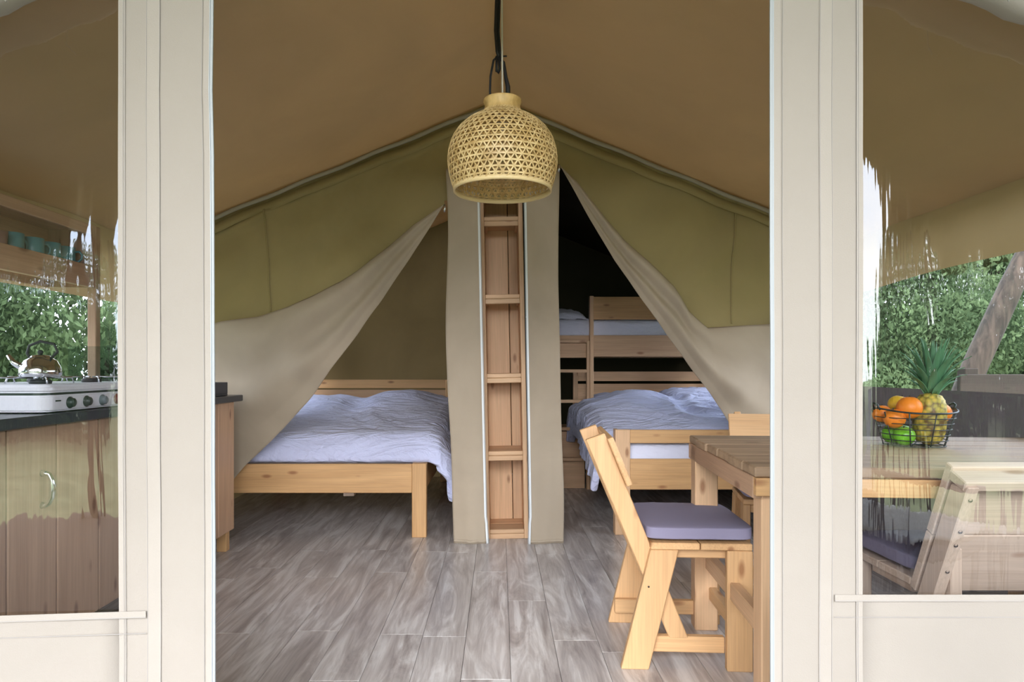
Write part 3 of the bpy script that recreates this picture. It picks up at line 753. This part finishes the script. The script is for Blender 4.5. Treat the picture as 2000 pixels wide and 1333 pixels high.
box('lid', bx, .30, .752, 5.975, 6.36, .505, .53, 'pine_tower', .003, 0)
box('front_board', bx, .30, .75, 5.98, 6.005, .27, .50, 'pine_tower', .003, 0)
box('front_board', bx, .30, .75, 5.98, 6.005, .0, .258, 'pine_tower', .003, 0)
box('side_board', bx, .725, .75, 6.005, 6.36, .0, .503, 'pine_tower', .003, 1)
box('side_board', bx, .30, .325, 6.005, 6.36, .0, .503, 'pine_tower', .003, 1)

# ---------------------------------------------------------------- shelf tower
st = thing('shelf_tower', 'tall narrow pine shelf tower standing between the two canvas strips', 'shelf', (.049, 4.20, 0), (0, -1.1, 0))
H = 2.36
for x in (-.134, .106): box('side_board', st, x, x+.028, 0, .33, 0, H, 'pine_tower', .003, 2)
box('back_board', st, -.106, .042, .31, .33, 0, H, 'pine_tower', .003, 2)
box('back_board', st, .046, .106, .31, .33, 0, H, 'pine_tower', .003, 2)
for i, zt_ in enumerate((.058, .54, 1.0185, 1.507, 1.986)):
    box('shelf', st, -.106, .106, .004, .165, zt_-.026, zt_, 'pine_tower', .003, 0)
    box('shelf', st, -.106, .106, .167, .308, zt_-.026, zt_, 'pine_tower', .003, 0)
    box('shelf_front', st, -.106, .106, .002, .024, zt_-.058, zt_-.027, 'pine_tower', .003, 0)
    if i: 
        for x in (-.106, .088): box('cleat', st, x, x+.018, .05, .29, zt_-.048, zt_-.027, 'pine_tower', .002, 1)

# ---------------------------------------------------------------- kitchen, left
kc = thing('kitchen_cabinet', 'brown pine plank kitchen cabinet under the dark worktop, behind the left pane', 'cabinet', (0, 0, 0))
seams = [1.68, 1.885, 2.127, 2.368, 2.615, 2.86, 3.10, 3.34, 3.54, 3.73, 3.955]
XK = -1.54
box('body', kc, XK-.56, XK-.03, 1.70, 3.90, .13, .858, 'pine_brown', .003, 1)
box('end_panel', kc, XK-.57, XK-.004, 3.94, 3.962, .121, .859, 'pine_brown', .003, 0)
for k, (a, b2) in enumerate(zip(seams, seams[1:])):
    if k in (1, 3, 5, 7): pass
doors = {1: 'd1', 3: 'd2'}
k = 0
while k < len(seams)-1:
    if k in (1, 3, 5):
        d = box('door', kc, XK-.028, XK-.016, seams[k]+.004, seams[k+2]-.004, .125, .852, 'pine_brown', 0, 2)
        for j in (k, k+1):
            o = box('door_plank', None, XK-.015, XK+.006, seams[j]+.0035, seams[j+1]-.0015, .123, .855, 'pine_brown', .004, 2)
            mw = o.matrix_local.copy(); o.parent = d; o.matrix_parent_inverse = d.matrix_basis.inverted()
        hy = seams[k+2]-.078
        mb = MB(); pts = [(XK+.006, hy, .698), (XK+.018, hy, .698), (XK+.030, hy, .695), (XK+.038, hy+.002, .675), (XK+.040, hy+.003, .646), (XK+.038, hy+.002, .617), (XK+.030, hy, .597), (XK+.018, hy, .590), (XK+.006, hy, .590)]
        # curved bow handle, swelling at both feet
        mb.tube(pts, [.012, .009, .0075, .009, .0105, .009, .0075, .009, .012], 10)
        for zz in (.698, .590): mb.lathe([(.0001, .010), (.008, .007), (.010, 0), (.008, -.007), (.0001, -.010)], 10, (XK+.010, hy, zz))
        o = mb.build('handle', 'chrome', d); o.matrix_parent_inverse = d.matrix_basis.inverted()
        k += 2
    else:
        box('front_plank', kc, XK-.016, XK+.005, seams[k]+.0015, seams[k+1]-.0015, .121, .857, 'pine_brown', .004, 2); k += 1
for y in (1.78, 3.90): box('foot', kc, XK-.075, XK-.020, y, y+.05, 0, .125, 'pine_bed', .003, 2)
for y in (1.78, 3.90): box('foot', kc, XK-.52, XK-.46, y, y+.05, 0, .125, 'pine_bed', .003, 2)
wt = box('worktop', None, XK-.575, -1.497, 1.66, 3.99, .860, .896, 'worktop', .004, 1); tagp(wt, 'dark blue-black worktop along the left kitchen cabinet', 'worktop')
tub = thing('dish_tub', 'dark plastic dish tub at the far end of the worktop', 'tub', (0, 0, 0))
box('base', tub, -1.84, -1.535, 3.62, 3.86, .897, .908, 'tub', .002)
for a in ((-1.84, -1.828, 3.62, 3.86), (-1.547, -1.535, 3.62, 3.86)): box('tub_side', tub, a[0], a[1], a[2], a[3], .908, .972, 'tub', .002)
for a in ((-1.828, -1.547, 3.62, 3.632), (-1.828, -1.547, 3.848, 3.86)): box('tub_side', tub, a[0], a[1], a[2], a[3], .908, .972, 'tub', .002)
# gas hob
hb = thing('gas_hob', 'white enamel gas hob with round knobs on the dark worktop', 'hob', (0, 0, 0))
HX0, HX1, HY0, HY1 = -2.00, -1.525, 2.30, 2.95
def rbox(x0, x1, y0, y1, z0, z1, r, material, name, parent, bev=.006):
    bm = bmesh.new(); n = 7; vs = []
    for cx, cy, a0 in ((x1-r, y0+r, -90), (x1-r, y1-r, 0), (x0+r, y1-r, 90), (x0+r, y0+r, 180)):
        for i in range(n): a = math.radians(a0+90*i/(n-1)); vs.append(bm.verts.new((cx+r*math.cos(a), cy+r*math.sin(a), z0)))
    f = bm.faces.new(vs); ex = bmesh.ops.extrude_face_region(bm, geom=[f]); 
    for v in [g for g in ex['geom'] if isinstance(g, bmesh.types.BMVert)]: v.co.z = z1
    bmesh.ops.recalc_face_normals(bm, faces=bm.faces)
    es = [e for e in bm.edges if abs(e.verts[0].co.z-e.verts[1].co.z) < 1e-6]
    bmesh.ops.bevel(bm, geom=es, offset=bev, segments=3, affect='EDGES')
    me = bpy.data.meshes.new(name); bm.to_mesh(me); bm.free(); return link(name, me, material, parent, False)
rbox(HX0, HX1, HY0, HY1, .901, .958, .045, 'white_enamel', 'body', hb)
rbox(HX0+.01, HX1-.014, HY0+.012, HY1-.012, .956, .966, .04, 'knob', 'gap_shade', hb, .001)  # dark inset slab stands for the shade in the gap below the tray
rbox(HX0, HX1, HY0, HY1, .966, .992, .045, 'white_enamel', 'top_tray', hb, .008)
rbox(HX0+.03, HX1-.03, HY0+.03, HY1-.03, .9915, .9945, .03, 'white_enamel', 'hob_plate', hb, .001)
for x, y in ((HX0+.04, HY0+.05), (HX1-.05, HY0+.05), (HX0+.04, HY1-.06), (HX1-.05, HY1-.06)):
    mb = MB(); mb.lathe([(.0001, 0), (.012, 0), (.014, .006), (.0001, .006)], 10, (x, y, .8965)); mb.build('foot', 'black', hb)
for i, y in enumerate((2.425, 2.522, 2.622, 2.722)):
    mb = MB(); mb.lathe([(.0001, 0), (.021, 0), (.021, .004), (.0165, .006), (.0155, .016), (.012, .019), (.0001, .019)], 20)
    kb = mb.build('knob', ('knob', 'knob', 'knob_grey', 'knob_red')[i], hb); kb.location = (HX1-.001, y, .929); kb.rotation_euler = (0, math.pi/2, 0)
mb = MB(); mb.strip([Vector((HX1+.002, 2.345, .938)), Vector((HX1+.002, 2.372, .938))], [Vector((1, 0, 0))]*2, .005, .002); mb.build('vent_slot', 'knob', hb, False)
for yc in (2.47, 2.78):
    for xc in (-1.88, -1.66):
        mb = MB(); mb.lathe([(.0001, .0), (.035, .0), (.038, .010), (.030, .016), (.0001, .016)], 16, (xc, yc, .9945)); mb.build('burner', 'black', hb)
        mb = MB()
        for a in range(4):
            ang = a*math.pi/2+.78; d = Vector((math.cos(ang), math.sin(ang), 0)); c = Vector((xc, yc, 1.016))
            mb.tube([c+d*.105-Vector((0, 0, .020)), c+d*.10, c+d*.022], .0032, 6)
        mb.build('pan_support', 'steel', hb)
# glass screen with rounded top
def gsf(u, v):
    x = -1.90+.40*u; z = .996+(.155)*v
    return (x, 2.965, z)
gp = thing('glass_screen', 'clear glass splash screen standing at the far end of the gas hob', 'glass screen', (0, 0, 0))
box('glass_pane', gp, -1.87, -1.50, 2.962, 2.966, .897, 1.146, 'glass', .001)
mb = MB(); mb.tube([(-1.505, 2.958, .90), (-1.505, 2.958, 1.08), (-1.512, 2.958, 1.115), (-1.535, 2.958, 1.135)], .0035, 6); mb.build('edge_trim', 'steel', gp)
# kettle
kt = thing('kettle', 'shiny chrome kettle with dark handle on the gas hob', 'kettle', (-1.66, 2.47, 1.020))
mb = MB(); mb.lathe([(.0001, 0), (.062, 0), (.068, .008), (.066, .03), (.052, .058), (.034, .070), (.0001, .072)], 28); mb.build('body', 'chrome', kt)
mb = MB(); mb.lathe([(.034, .069), (.030, .076), (.010, .080), (.0001, .080)], 20); mb.build('lid', 'chrome', kt)
mb = MB(); mb.lathe([(.0001, .079), (.007, .081), (.010, .090), (.006, .096), (.0001, .097)], 12); mb.build('lid_knob', 'black', kt)
mb = MB(); mb.tube([(-.045, -.02, .03), (-.075, -.03, .05), (-.092, -.036, .078)], [.014, .010, .007], 8); mb.build('spout', 'chrome', kt)
mb = MB(); mb.tube([(.035, .0, .062), (.062, 0, .09), (.050, 0, .118), (0, 0, .128), (-.040, 0, .112), (-.048, 0, .085), (-.035, 0, .060)], .005, 8); mb.build('handle', 'black', kt)
# wall shelf with mugs
ws_ = thing('wall_shelf', 'two-tier brown wooden wall shelf above the kitchen worktop', 'shelf', (0, 0, 0))
SX = -1.925
box('shelf_board', ws_, -2.12, SX, 1.75, 3.20, 1.498, 1.520, 'pine_brown', .002, 1)
box('shelf_front', ws_, SX, SX+.02, 1.75, 3.20, 1.430, 1.532, 'pine_brown', .003, 1)
box('shelf_board', ws_, -2.12, SX, 1.75, 3.20, 1.700, 1.718, 'pine_brown', .002, 1)
box('shelf_front', ws_, SX, SX+.02, 1.75, 3.20, 1.675, 1.722, 'pine_brown', .003, 1)
box('back_panel', ws_, -2.125, -2.115, 1.75, 3.20, 1.43, 1.72, 'pine_brown', 0, 1)
box('end_panel', ws_, -2.12, SX+.02, 3.201, 3.222, 1.43, 1.722, 'pine_brown', .002, 2)
box('upright', ws_, SX-.02, SX+.02, 3.223, 3.262, .897, 1.722, 'pine_brown', .003, 2)
def mugmesh():
    mb = MB(); mb.lathe([(.0001, .0), (.033, .0), (.038, .006), (.041, .03), (.041, .088), (.0385, .089), (.038, .085), (.038, .012), (.0001, .008)], 24); return mb
def mug(label, loc, rz):
    r = thing('mug', label, 'mug', loc, (0, 0, rz), 'teal mugs on the kitchen wall shelf')
    mugmesh().build('body', 'mug', r)
    mb = MB(); mb.tube([(.038, 0, .068), (.058, 0, .070), (.068, 0, .055), (.066, 0, .036), (.054, 0, .024), (.038, 0, .024)], .005, 8); mb.build('handle', 'mug', r)
mug('teal mug at the far right end of the wall shelf, beside its end panel', (-2.0, 3.145, 1.5205), 20)
mug('teal mug with handle turned left, second from the right end of the wall shelf', (-2.0, 3.04, 1.5205), -155)
mug('teal mug in the middle of the wall shelf row, second from the left of four', (-2.0, 2.93, 1.5205), 60)
mug('teal mug at the left of the four mugs, next to the glass tumblers', (-2.01, 2.82, 1.5205), 80)
for y, lab in ((2.725, 'small brownish tumbler next to the teal mugs on the wall shelf'), (2.645, 'small brownish tumbler at the left picture edge on the wall shelf')):
    mb = MB(); mb.lathe([(.0001, .0), (.028, .0), (.034, .078), (.031, .078), (.026, .006), (.0001, .005)], 20)
    o = mb.build('tumbler', 'mug_in'); o.location = (-2.0, y, 1.5205); tagp(o, lab, 'tumbler', 'tumblers on the kitchen wall shelf')

# ---------------------------------------------------------------- pendant lamp
lp = thing('pendant_lamp', 'round woven bamboo pendant lamp hanging in front of the shelf tower', 'lamp', (.012, 2.50, 1.70))
lprof = [(.176, 0.0), (.186, .03), (.197, .075), (.200, .115), (.196, .15), (.183, .19), (.160, .225), (.130, .252), (.102, .268), (.078, .280), (.068, .292)]
def lr(z):
    return interp([(b2, a) for a, b2 in lprof], z)
def lp_pt(a, z, off=0): r_ = lr(z)+off; return Vector((r_*math.cos(a), r_*math.sin(a), z))
def lp_n(a, z):
    dr = (lr(z+.004)-lr(z-.004))/.008; n_ = Vector((math.cos(a), math.sin(a), -dr)); return n_.normalized()
# even spacing along the profile curve
arcl = arc([Vector((a, b2, 0)) for a, b2 in lprof])
mb = MB(); K = 46
for dirn in (-1, 1):
    for i in range(K):
        pts, ns = [], []
        for j in range(27):
            s = j/26; z = min(.291, max(.004, arcl(s).y)); a = 2*math.pi*i/K+dirn*s*1.15
            pts.append(lp_pt(a, z, .0012*dirn)); ns.append(lp_n(a, z))
        mb.strip(pts, ns, .0048, .0012)
mb.build('diagonal_weave', 'bamboo', lp, False)
lp.children[-1]['kind'] = 'stuff'
mb = MB()
for j in range(1, 16):
    z = arcl(j/17.2).y; pts = [lp_pt(2*math.pi*k/72, z) for k in range(73)]; ns = [lp_n(2*math.pi*k/72, z) for k in range(73)]
    mb.strip(pts, ns, .0058, .0014)
o = mb.build('hoop_weave', 'bamboo', lp, False); o['kind'] = 'stuff'
mb = MB()
for dirn in (-1, 1):
    for i in range(40):
        pts, ns = [], []
        for j in range(21):
            s = .05+.9*j/20; z = min(.285, max(.01, arcl(s).y)); a = 2*math.pi*(i+.5)/40+dirn*s*1.0
            pts.append(lp_pt(a, z, -.013+.001*dirn)); ns.append(lp_n(a, z))
        mb.strip(pts, ns, .0062, .001)
for j in range(1, 14):
    z = arcl(.05+j/15.2).y; mb.strip([lp_pt(2*math.pi*k/60, z, -.012) for k in range(61)], [lp_n(2*math.pi*k/60, z) for k in range(61)], .006, .001)
o = mb.build('inner_weave', 'bamboo_neck', lp, False); o['kind'] = 'stuff'
mb = MB(); ring = [Vector((.177*math.cos(2*math.pi*k/64), .177*math.sin(2*math.pi*k/64), 0)) for k in range(65)]
mb.strip([p+Vector((0, 0, .004)) for p in ring], [p.normalized() for p in ring], .016, .006); mb.build('rim', 'bamboo_rim', lp)
mb = MB(); mb.lathe([(.080, .276), (.068, .290), (.064, .312), (.070, .326), (.069, .333), (.056, .338), (.0001, .336)], 40); mb.build('neck', 'bamboo_neck', lp)
mb = MB(); mb.lathe([(.0001, .225), (.018, .225), (.02, .24), (.02, .30), (.0001, .30)], 16); mb.build('lamp_holder', 'cord', lp)
mb = MB(); mb.tube([(0, 0, .35), (-.001, 0, .5), (-.002, 0, .70), (-.004, 0, .96)], .0033, 8); mb.build('cord', 'cord', lp)
# black straps and their knot behind the cord
sp = thing('black_strap', 'black tie strap with knot and loops hanging from the ridge above the lamp', 'strap', (0, 0, 0))
def PP(px, py): return P(px, py, 2.56)
ridge = [PP(972, -130), PP(970, 0), PP(968, 60), PP(971, 100), PP(974, 112)]
mb = MB(); mb.tube(ridge, .0065, 8); mb.build('strap_length', 'black', sp)
mb = MB(); mb.tube([p+Vector((.010, .006, 0)) for p in ridge], .0055, 8); mb.build('strap_length', 'black', sp)
mb = MB(); mb.tube([PP(974, 108), PP(964, 118), PP(958, 150), PP(957, 178), PP(958, 190)], .0042, 8); mb.build('strap_loop', 'black', sp)
mb = MB(); mb.tube([PP(972, 112), PP(984, 122), PP(988, 152), PP(992, 170), PP(992, 190)], [.006, .005, .007, .009, .009], 8); mb.build('strap_loop', 'black', sp)
mb = MB(); mb.tube([PP(970, 110), PP(970, 140), PP(973, 143), PP(976, 135), PP(975, 112)], .005, 8); mb.build('strap_knot', 'black', sp)
mb = MB(); mb.tube([PP(974, 112), PP(984, 110), PP(990, 110)], .003, 6); mb.build('strap_end', 'black', sp)

# ---------------------------------------------------------------- fruit basket on the table
BC = Vector((1.50, 2.47, .771))
bs = thing('fruit_basket', 'round black wire basket holding fruit on the table, behind the right pane', 'basket', BC)
mb = MB()
def br(z): return .098+.036*(z/.125)
for z in (.004, .024, .044, .064, .084, .104):
    pts = [(br(z)*math.cos(2*math.pi*k/40), br(z)*math.sin(2*math.pi*k/40), z) for k in range(41)]; mb.tube(pts, .0018, 6, False)
o = mb.build('wire_hoop', 'wire', bs)
mb = MB(); pts = [(br(.125)*math.cos(2*math.pi*k/48), br(.125)*math.sin(2*math.pi*k/48), 0.123+.012*abs(math.cos(2*math.pi*k/48))**4) for k in range(49)]; mb.tube(pts, .0032, 8, False); mb.build('rim', 'wire', bs)
for k in range(10):
    a = 2*math.pi*k/10+.3; mb = MB(); mb.tube([(0.0, 0, .004), (.098*math.cos(a), .098*math.sin(a), .004), (br(.125)*math.cos(a), br(.125)*math.sin(a), .125)], .0022, 6); mb.build('wire_rib', 'wire', bs)
for s in (-1, 1):
    mb = MB(); mb.tube([(s*.132, -.02, .13), (s*.141, -.015, .148), (s*.144, 0, .153), (s*.141, .015, .148), (s*.132, .02, .13)], .004, 8); mb.build('handle', 'wire', bs)
def fruit(name, label, cat, c, r, material, sq=.95, grp=None):
    mb = MB(); pr = []
    for i in range(15):
        a = -math.pi/2+math.pi*i/14; rr = r*math.cos(a); zz = r*sq*math.sin(a)
        if i > 12: zz -= r*.06*(i-12)
        pr.append((max(rr, .0004), zz))
    mb.lathe(pr, 24); t_ = thing(name, label, cat, BC+Vector((c[0]*.88, c[1]*.88, c[2]*.93)), (random.uniform(-20, 20), random.uniform(-20, 20), 0), grp)
    mb.build('skin', material, t_)
    mb = MB(); mb.tube([(0, 0, r*sq*.86), (.002, 0, r*sq*1.05)], .0022 if material == 'apple' else .003, 6); mb.build('stem', 'bark', t_)
fruit('orange', 'large bright orange sitting highest on the left of the fruit basket', 'orange', (-.045, -.045, .150), .042, 'orange')
fruit('orange', 'orange lying lower at the left rim of the wire basket', 'orange', (-.100, -.035, .108), .037, 'orange')
fruit('orange', 'orange peeking out right of the pineapple in the basket', 'orange', (.108, -.005, .128), .036, 'orange')
fruit('orange', 'small orange at the far left rim of the basket, behind the others', 'orange', (-.105, .045, .120), .034, 'orange')
fruit('lemon', 'yellow fruit behind the top orange and left of the pineapple', 'lemon', (-.020, .065, .155), .040, 'yellow', .85)
fruit('apple', 'green apple at the bottom left front of the wire basket', 'apple', (-.066, -.045, .042), .036, 'apple')
fruit('apple', 'green apple beside the pineapple at the basket bottom', 'apple', (-.072, .030, .042), .035, 'apple')
fruit('apple', 'green apple lying behind the pineapple at the basket bottom', 'apple', (.0, .075, .040), .034, 'apple')
pa = thing('pineapple', 'ripe pineapple with green leafy crown standing in the wire basket', 'pineapple', BC+Vector((.036, -.026, .006)), (0, 3, 0))
mb = MB(); vs = []; R_, Hh = .044, .185; na, nb_ = 16, 12
for j in range(25):
    s = j/24
    for k in range(48):
        a = 2*math.pi*k/48; prof_r = R_*(1-abs(2*s-1)**3.2)**.42+.006
        bumpv = .0045*abs(math.sin((a*8+s*18)/1.0))*abs(math.sin((a*8-s*18)/1.0))
        rr = prof_r+bumpv; mb.v.append(Vector((rr*math.cos(a), rr*math.sin(a), Hh*s)))
for j in range(24):
    for k in range(48): mb.f.append((j*48+k, j*48+(k+1) % 48, (j+1)*48+(k+1) % 48, (j+1)*48+k))
mb.build('skin', 'pine_skin', pa)
rng = random.Random(4)
for k in range(46):
    tier = k/46; a = k*2.4; ln = .075+.095*min(1, tier*1.7)+rng.uniform(-.01, .02); lean = .95-.80*tier
    w0 = .011+.006*(1-tier); pts = []; me_v = []; fcs = []
    d = Vector((math.cos(a), math.sin(a), 0)); side = Vector((-math.sin(a), math.cos(a), 0)); base = Vector((0, 0, Hh-.004+.035*tier))+d*.018*(1-tier*.6)
    for j in range(7):
        s = j/6; out_ = lean*ln*(s*.55+.5*s*s*(1 if tier < .8 else .4)); up = ln*(s-.28*lean*s*s*s); wdt = w0*(1-s**1.6)*(.75+.6*s) if s < 1 else .0004
        c = base+d*out_+Vector((0, 0, up)); me_v += [c-side*wdt+d*.002, c-d*wdt*.35, c+side*wdt+d*.002]
    for j in range(6):
        for q in (0, 1): fcs.append((j*3+q, j*3+q+1, j*3+q+4, j*3+q+3))
    o = link('crown_leaf', meshpd(me_v, fcs), 'pine_leaf', pa, True); solid(o, .0012)

# ---------------------------------------------------------------- outside
def leaf_cloud(n, blobs, size, seed, droop=0):
    rg = random.Random(seed); vs, fs = [], []
    for i in range(n):
        bx_, by_, bz_, r_ = rg.choice(blobs)
        while True:
            p = Vector((rg.uniform(-1, 1), rg.uniform(-1, 1), rg.uniform(-1, 1)))
            if .35 < p.length < 1: break
        p = Vector((bx_, by_, bz_))+Vector((p.x*r_, p.y*r_, p.z*r_*(.8+droop)))
        e = Euler((rg.uniform(0, 6), rg.uniform(0, 6), rg.uniform(0, 6))).to_matrix(); s = size*rg.uniform(.6, 1.3)
        b0 = len(vs)
        for q in ((-1, 0, 0), (0, -.45, .05), (1.1, 0, 0), (0, .45, .05)): vs.append(p+e @ Vector(q)*s)
        fs.append((b0, b0+1, b0+2, b0+3))
    return meshpd(vs, fs)
blobsA = [(0, 0, 5.2, 1.9), (1.3, .4, 4.2, 1.5), (-1.4, -.3, 4.3, 1.6), (.3, 1.2, 4.0, 1.4), (-.2, -1.2, 3.9, 1.5), (.8, -.6, 6.3, 1.2), (-.9, .5, 6.1, 1.1), (0, 0, 7.2, .9)]
treeA = leaf_cloud(26000, blobsA, .095, 1)
treeB = leaf_cloud(30000, [(0, 0, 3.0, 1.6), (1.2, 0, 2.2, 1.3), (-1.2, 0, 2.3, 1.3), (.6, .6, 3.9, 1.0), (-.5, 0, 4.3, .9), (0, .3, 1.2, 1.3)], .058, 2)
hedge = leaf_cloud(24000, [(-5+i*.8, .3*math.sin(i*2.1), .7+.5*abs(math.sin(i*1.3)), 1.0+.25*math.sin(i*3.3)) for i in range(14)], .08, 3)
mb = MB(); mb.tube([(0, 0, -.3), (.05, 0, 1.6), (-.05, .05, 3.2), (.05, 0, 5.2)], [.24, .19, .15, .07], 10)
for a in range(4): mb.tube([(0, 0, 2.6+a*.3), (.6*math.cos(a*1.7), .6*math.sin(a*1.7), 3.6+a*.3), (1.3*math.cos(a*1.7), 1.3*math.sin(a*1.7), 4.4+a*.3)], [.08, .055, .03], 6)
trunk_me = meshpd(mb.v, mb.f)
for key_, m_ in ((treeA, 'leaf'), (treeB, 'leaf_light'), (hedge, 'leaf'), (trunk_me, 'bark')): m_ and key_.materials.append(M[m_])
def tree(x, y, s, kind, rz, label, grp):
    r = thing('leafy_tree' if kind else 'broad_bush', label, 'tree' if kind == 1 else 'bush', (x, y, -.1), (0, 0, rz), grp)
    o = link('foliage', treeA if kind == 1 else treeB, None, r); o['kind'] = 'stuff'
    if kind == 1: link('trunk', trunk_me, None, r)
    r.scale = (s, s, s)
behind = 'trees mirrored in the front panes'
for x, y, s, k, rz in ((15.2, -14.5, 1.35, 1, 10), (19, -12.5, 1.5, 1, 80), (-15.4, -14.5, 1.35, 1, 40), (-19.2, -12.5, 1.5, 1, 200), (2, -26, 1.3, 1, 15), (-7, -27, 1.2, 1, 99), (9, -27, 1.0, 1, 130)):
    tree(x, y, s, k, rz, 'tall leafy tree mirrored faintly in the front panes of the tent', behind)
for x, y, s, k, rz in ((12.5, -12.4, 1.45, 0, 10), (-12.5, -12.4, 1.45, 0, 120), (17, -9, 1.5, 0, 70), (-17, -9, 1.5, 0, 70)):
    tree(x, y, s, k, rz, 'rounded leafy bush mirrored in the front panes before the trees', 'bushes mirrored in the front panes')
for x, y, rz in ((10.5, -11.5, -50), (-10.5, -11.5, 50), (4, -19, -10), (-6, -19, 10), (15.5, -6, -75), (-15.5, -6, 75)):
    o = link('hedge', hedge, None, None); o.location = (x, y, -.1); o.rotation_euler = (0, 0, math.radians(rz)); o.scale = (1.1, 1.1, 1.25)
    tagp(o, 'green hedge row mirrored in the front panes of the tent', 'hedge', 'hedges mirrored in the panes')
sideg = 'greenery seen through the right side window'
for x, y, s, k, rz in ((9.5, 13.5, 1.0, 0, 10), (12.5, 17, 1.2, 1, 50), (7.4, 12.2, .75, 0, 120), (17, 21, 1.4, 1, 260), (11, 10.5, .9, 0, 20)):
    tree(x, y, s, k, rz, ('tall tree behind the bushes outside the right side window', 'light green bush outside the right side window near the leaning trunk')[k == 0], sideg)
for x, y, s, k, rz in ((-8, 10.5, 1.0, 0, 10), (-11, 14.5, 1.2, 1, 50), (-7, 7.2, .8, 0, 120), (-10.5, 10.5, 1.1, 0, 200)):
    tree(x, y, s, k, rz, ('tall tree behind the bushes outside the left side window', 'light green bush outside the left side window behind the hob')[k == 0], 'greenery seen through the left side window')
for x, y, rz, lab in ((11.5, 16, -38, 'low green hedge row beyond the bushes outside the right side window'), (-10.5, 14, 38, 'low green hedge row beyond the bushes outside the left side window')):
    o = link('hedge', hedge, None, None); o.location = (x, y, -.1); o.rotation_euler = (0, 0, math.radians(rz)); o.scale = (1.2, 1.1, 1.2)
    tagp(o, lab, 'hedge')
# leaning trunk and board fence to the right
mb = MB(); mb.tube([(3.85, 6, -.2), (4.0, 6, .55), (4.18, 6.0, 1.07), (4.5, 6.0, 1.77), (4.85, 6.05, 2.4), (5.3, 6.1, 3.2)], [.13, .115, .10, .095, .085, .07], 12)
tagp(mb.build('leaning_trunk', 'bark'), 'leaning brown tree trunk outside the right side window', 'tree trunk')
fe = thing('board_fence', 'dark brown horizontal board fence outside the right side window', 'fence', (3.1, 4.6, -.05))
for z0, z1 in ((.10, .32), (.35, .57), (.60, .80), (.84, 1.06)):
    box('fence_board', fe, 0, 3.4, -.012, .012, z0, z1, 'fence', .004, 0)
for x in (.05, 1.6, 3.2): box('post', fe, x, x+.09, .014, .10, 0, 1.10, 'fence', .004, 2)
# porch armchair with white fleece, mirrored low in the right pane
def porch_chair(loc, rz, lab, lab2):
    r = thing('porch_armchair', lab, 'armchair', loc, (0, 0, rz))
    for x in (-.27, .23):
        for y in (-.25, .21): box('leg', r, x, x+.04, y, y+.04, 0, .36, 'darkseat', .004, 2)
    box('seat', r, -.28, .28, -.27, .26, .36, .42, 'darkseat', .015, 0)
    board('backrest', r, (0, .22, .40), (0, .34, .84), .52, .04, (1, 0, 0), 'darkseat', .01)
    for x in (-.30, .26): box('armrest', r, x, x+.04, -.25, .25, .58, .61, 'darkseat', .008, 1)
    for x in (-.30, .26): box('arm_post', r, x, x+.04, -.24, -.20, .42, .58, 'darkseat', .004, 2)
    def fn(u, v):
        ed = .03*nz3(u*9, v*9, 1)
        x = (-.24+.48*u)*(1+.1*math.sin(v*5))+ed
        s = v*1.02
        if s < .45: y, z = -.27+s*.98, .445
        else: k = s-.45; y, z = .175+k*.26, .445+k*.93
        return Vector((x, y, z+.012*nz3(u*8, v*12, 3)))
    f = link('sheepskin_throw', gridmesh(24, 40, fn), 'fleece', None, True); f.location = loc; f.rotation_euler = (0, 0, math.radians(rz)); solid(f, .025, 1)
    tagp(f, lab2, 'throw')
porch_chair((1.60, .38, -.03), 155, 'dark porch armchair mirrored low in the right pane', 'white sheepskin throw on the porch chair mirrored in the right pane')
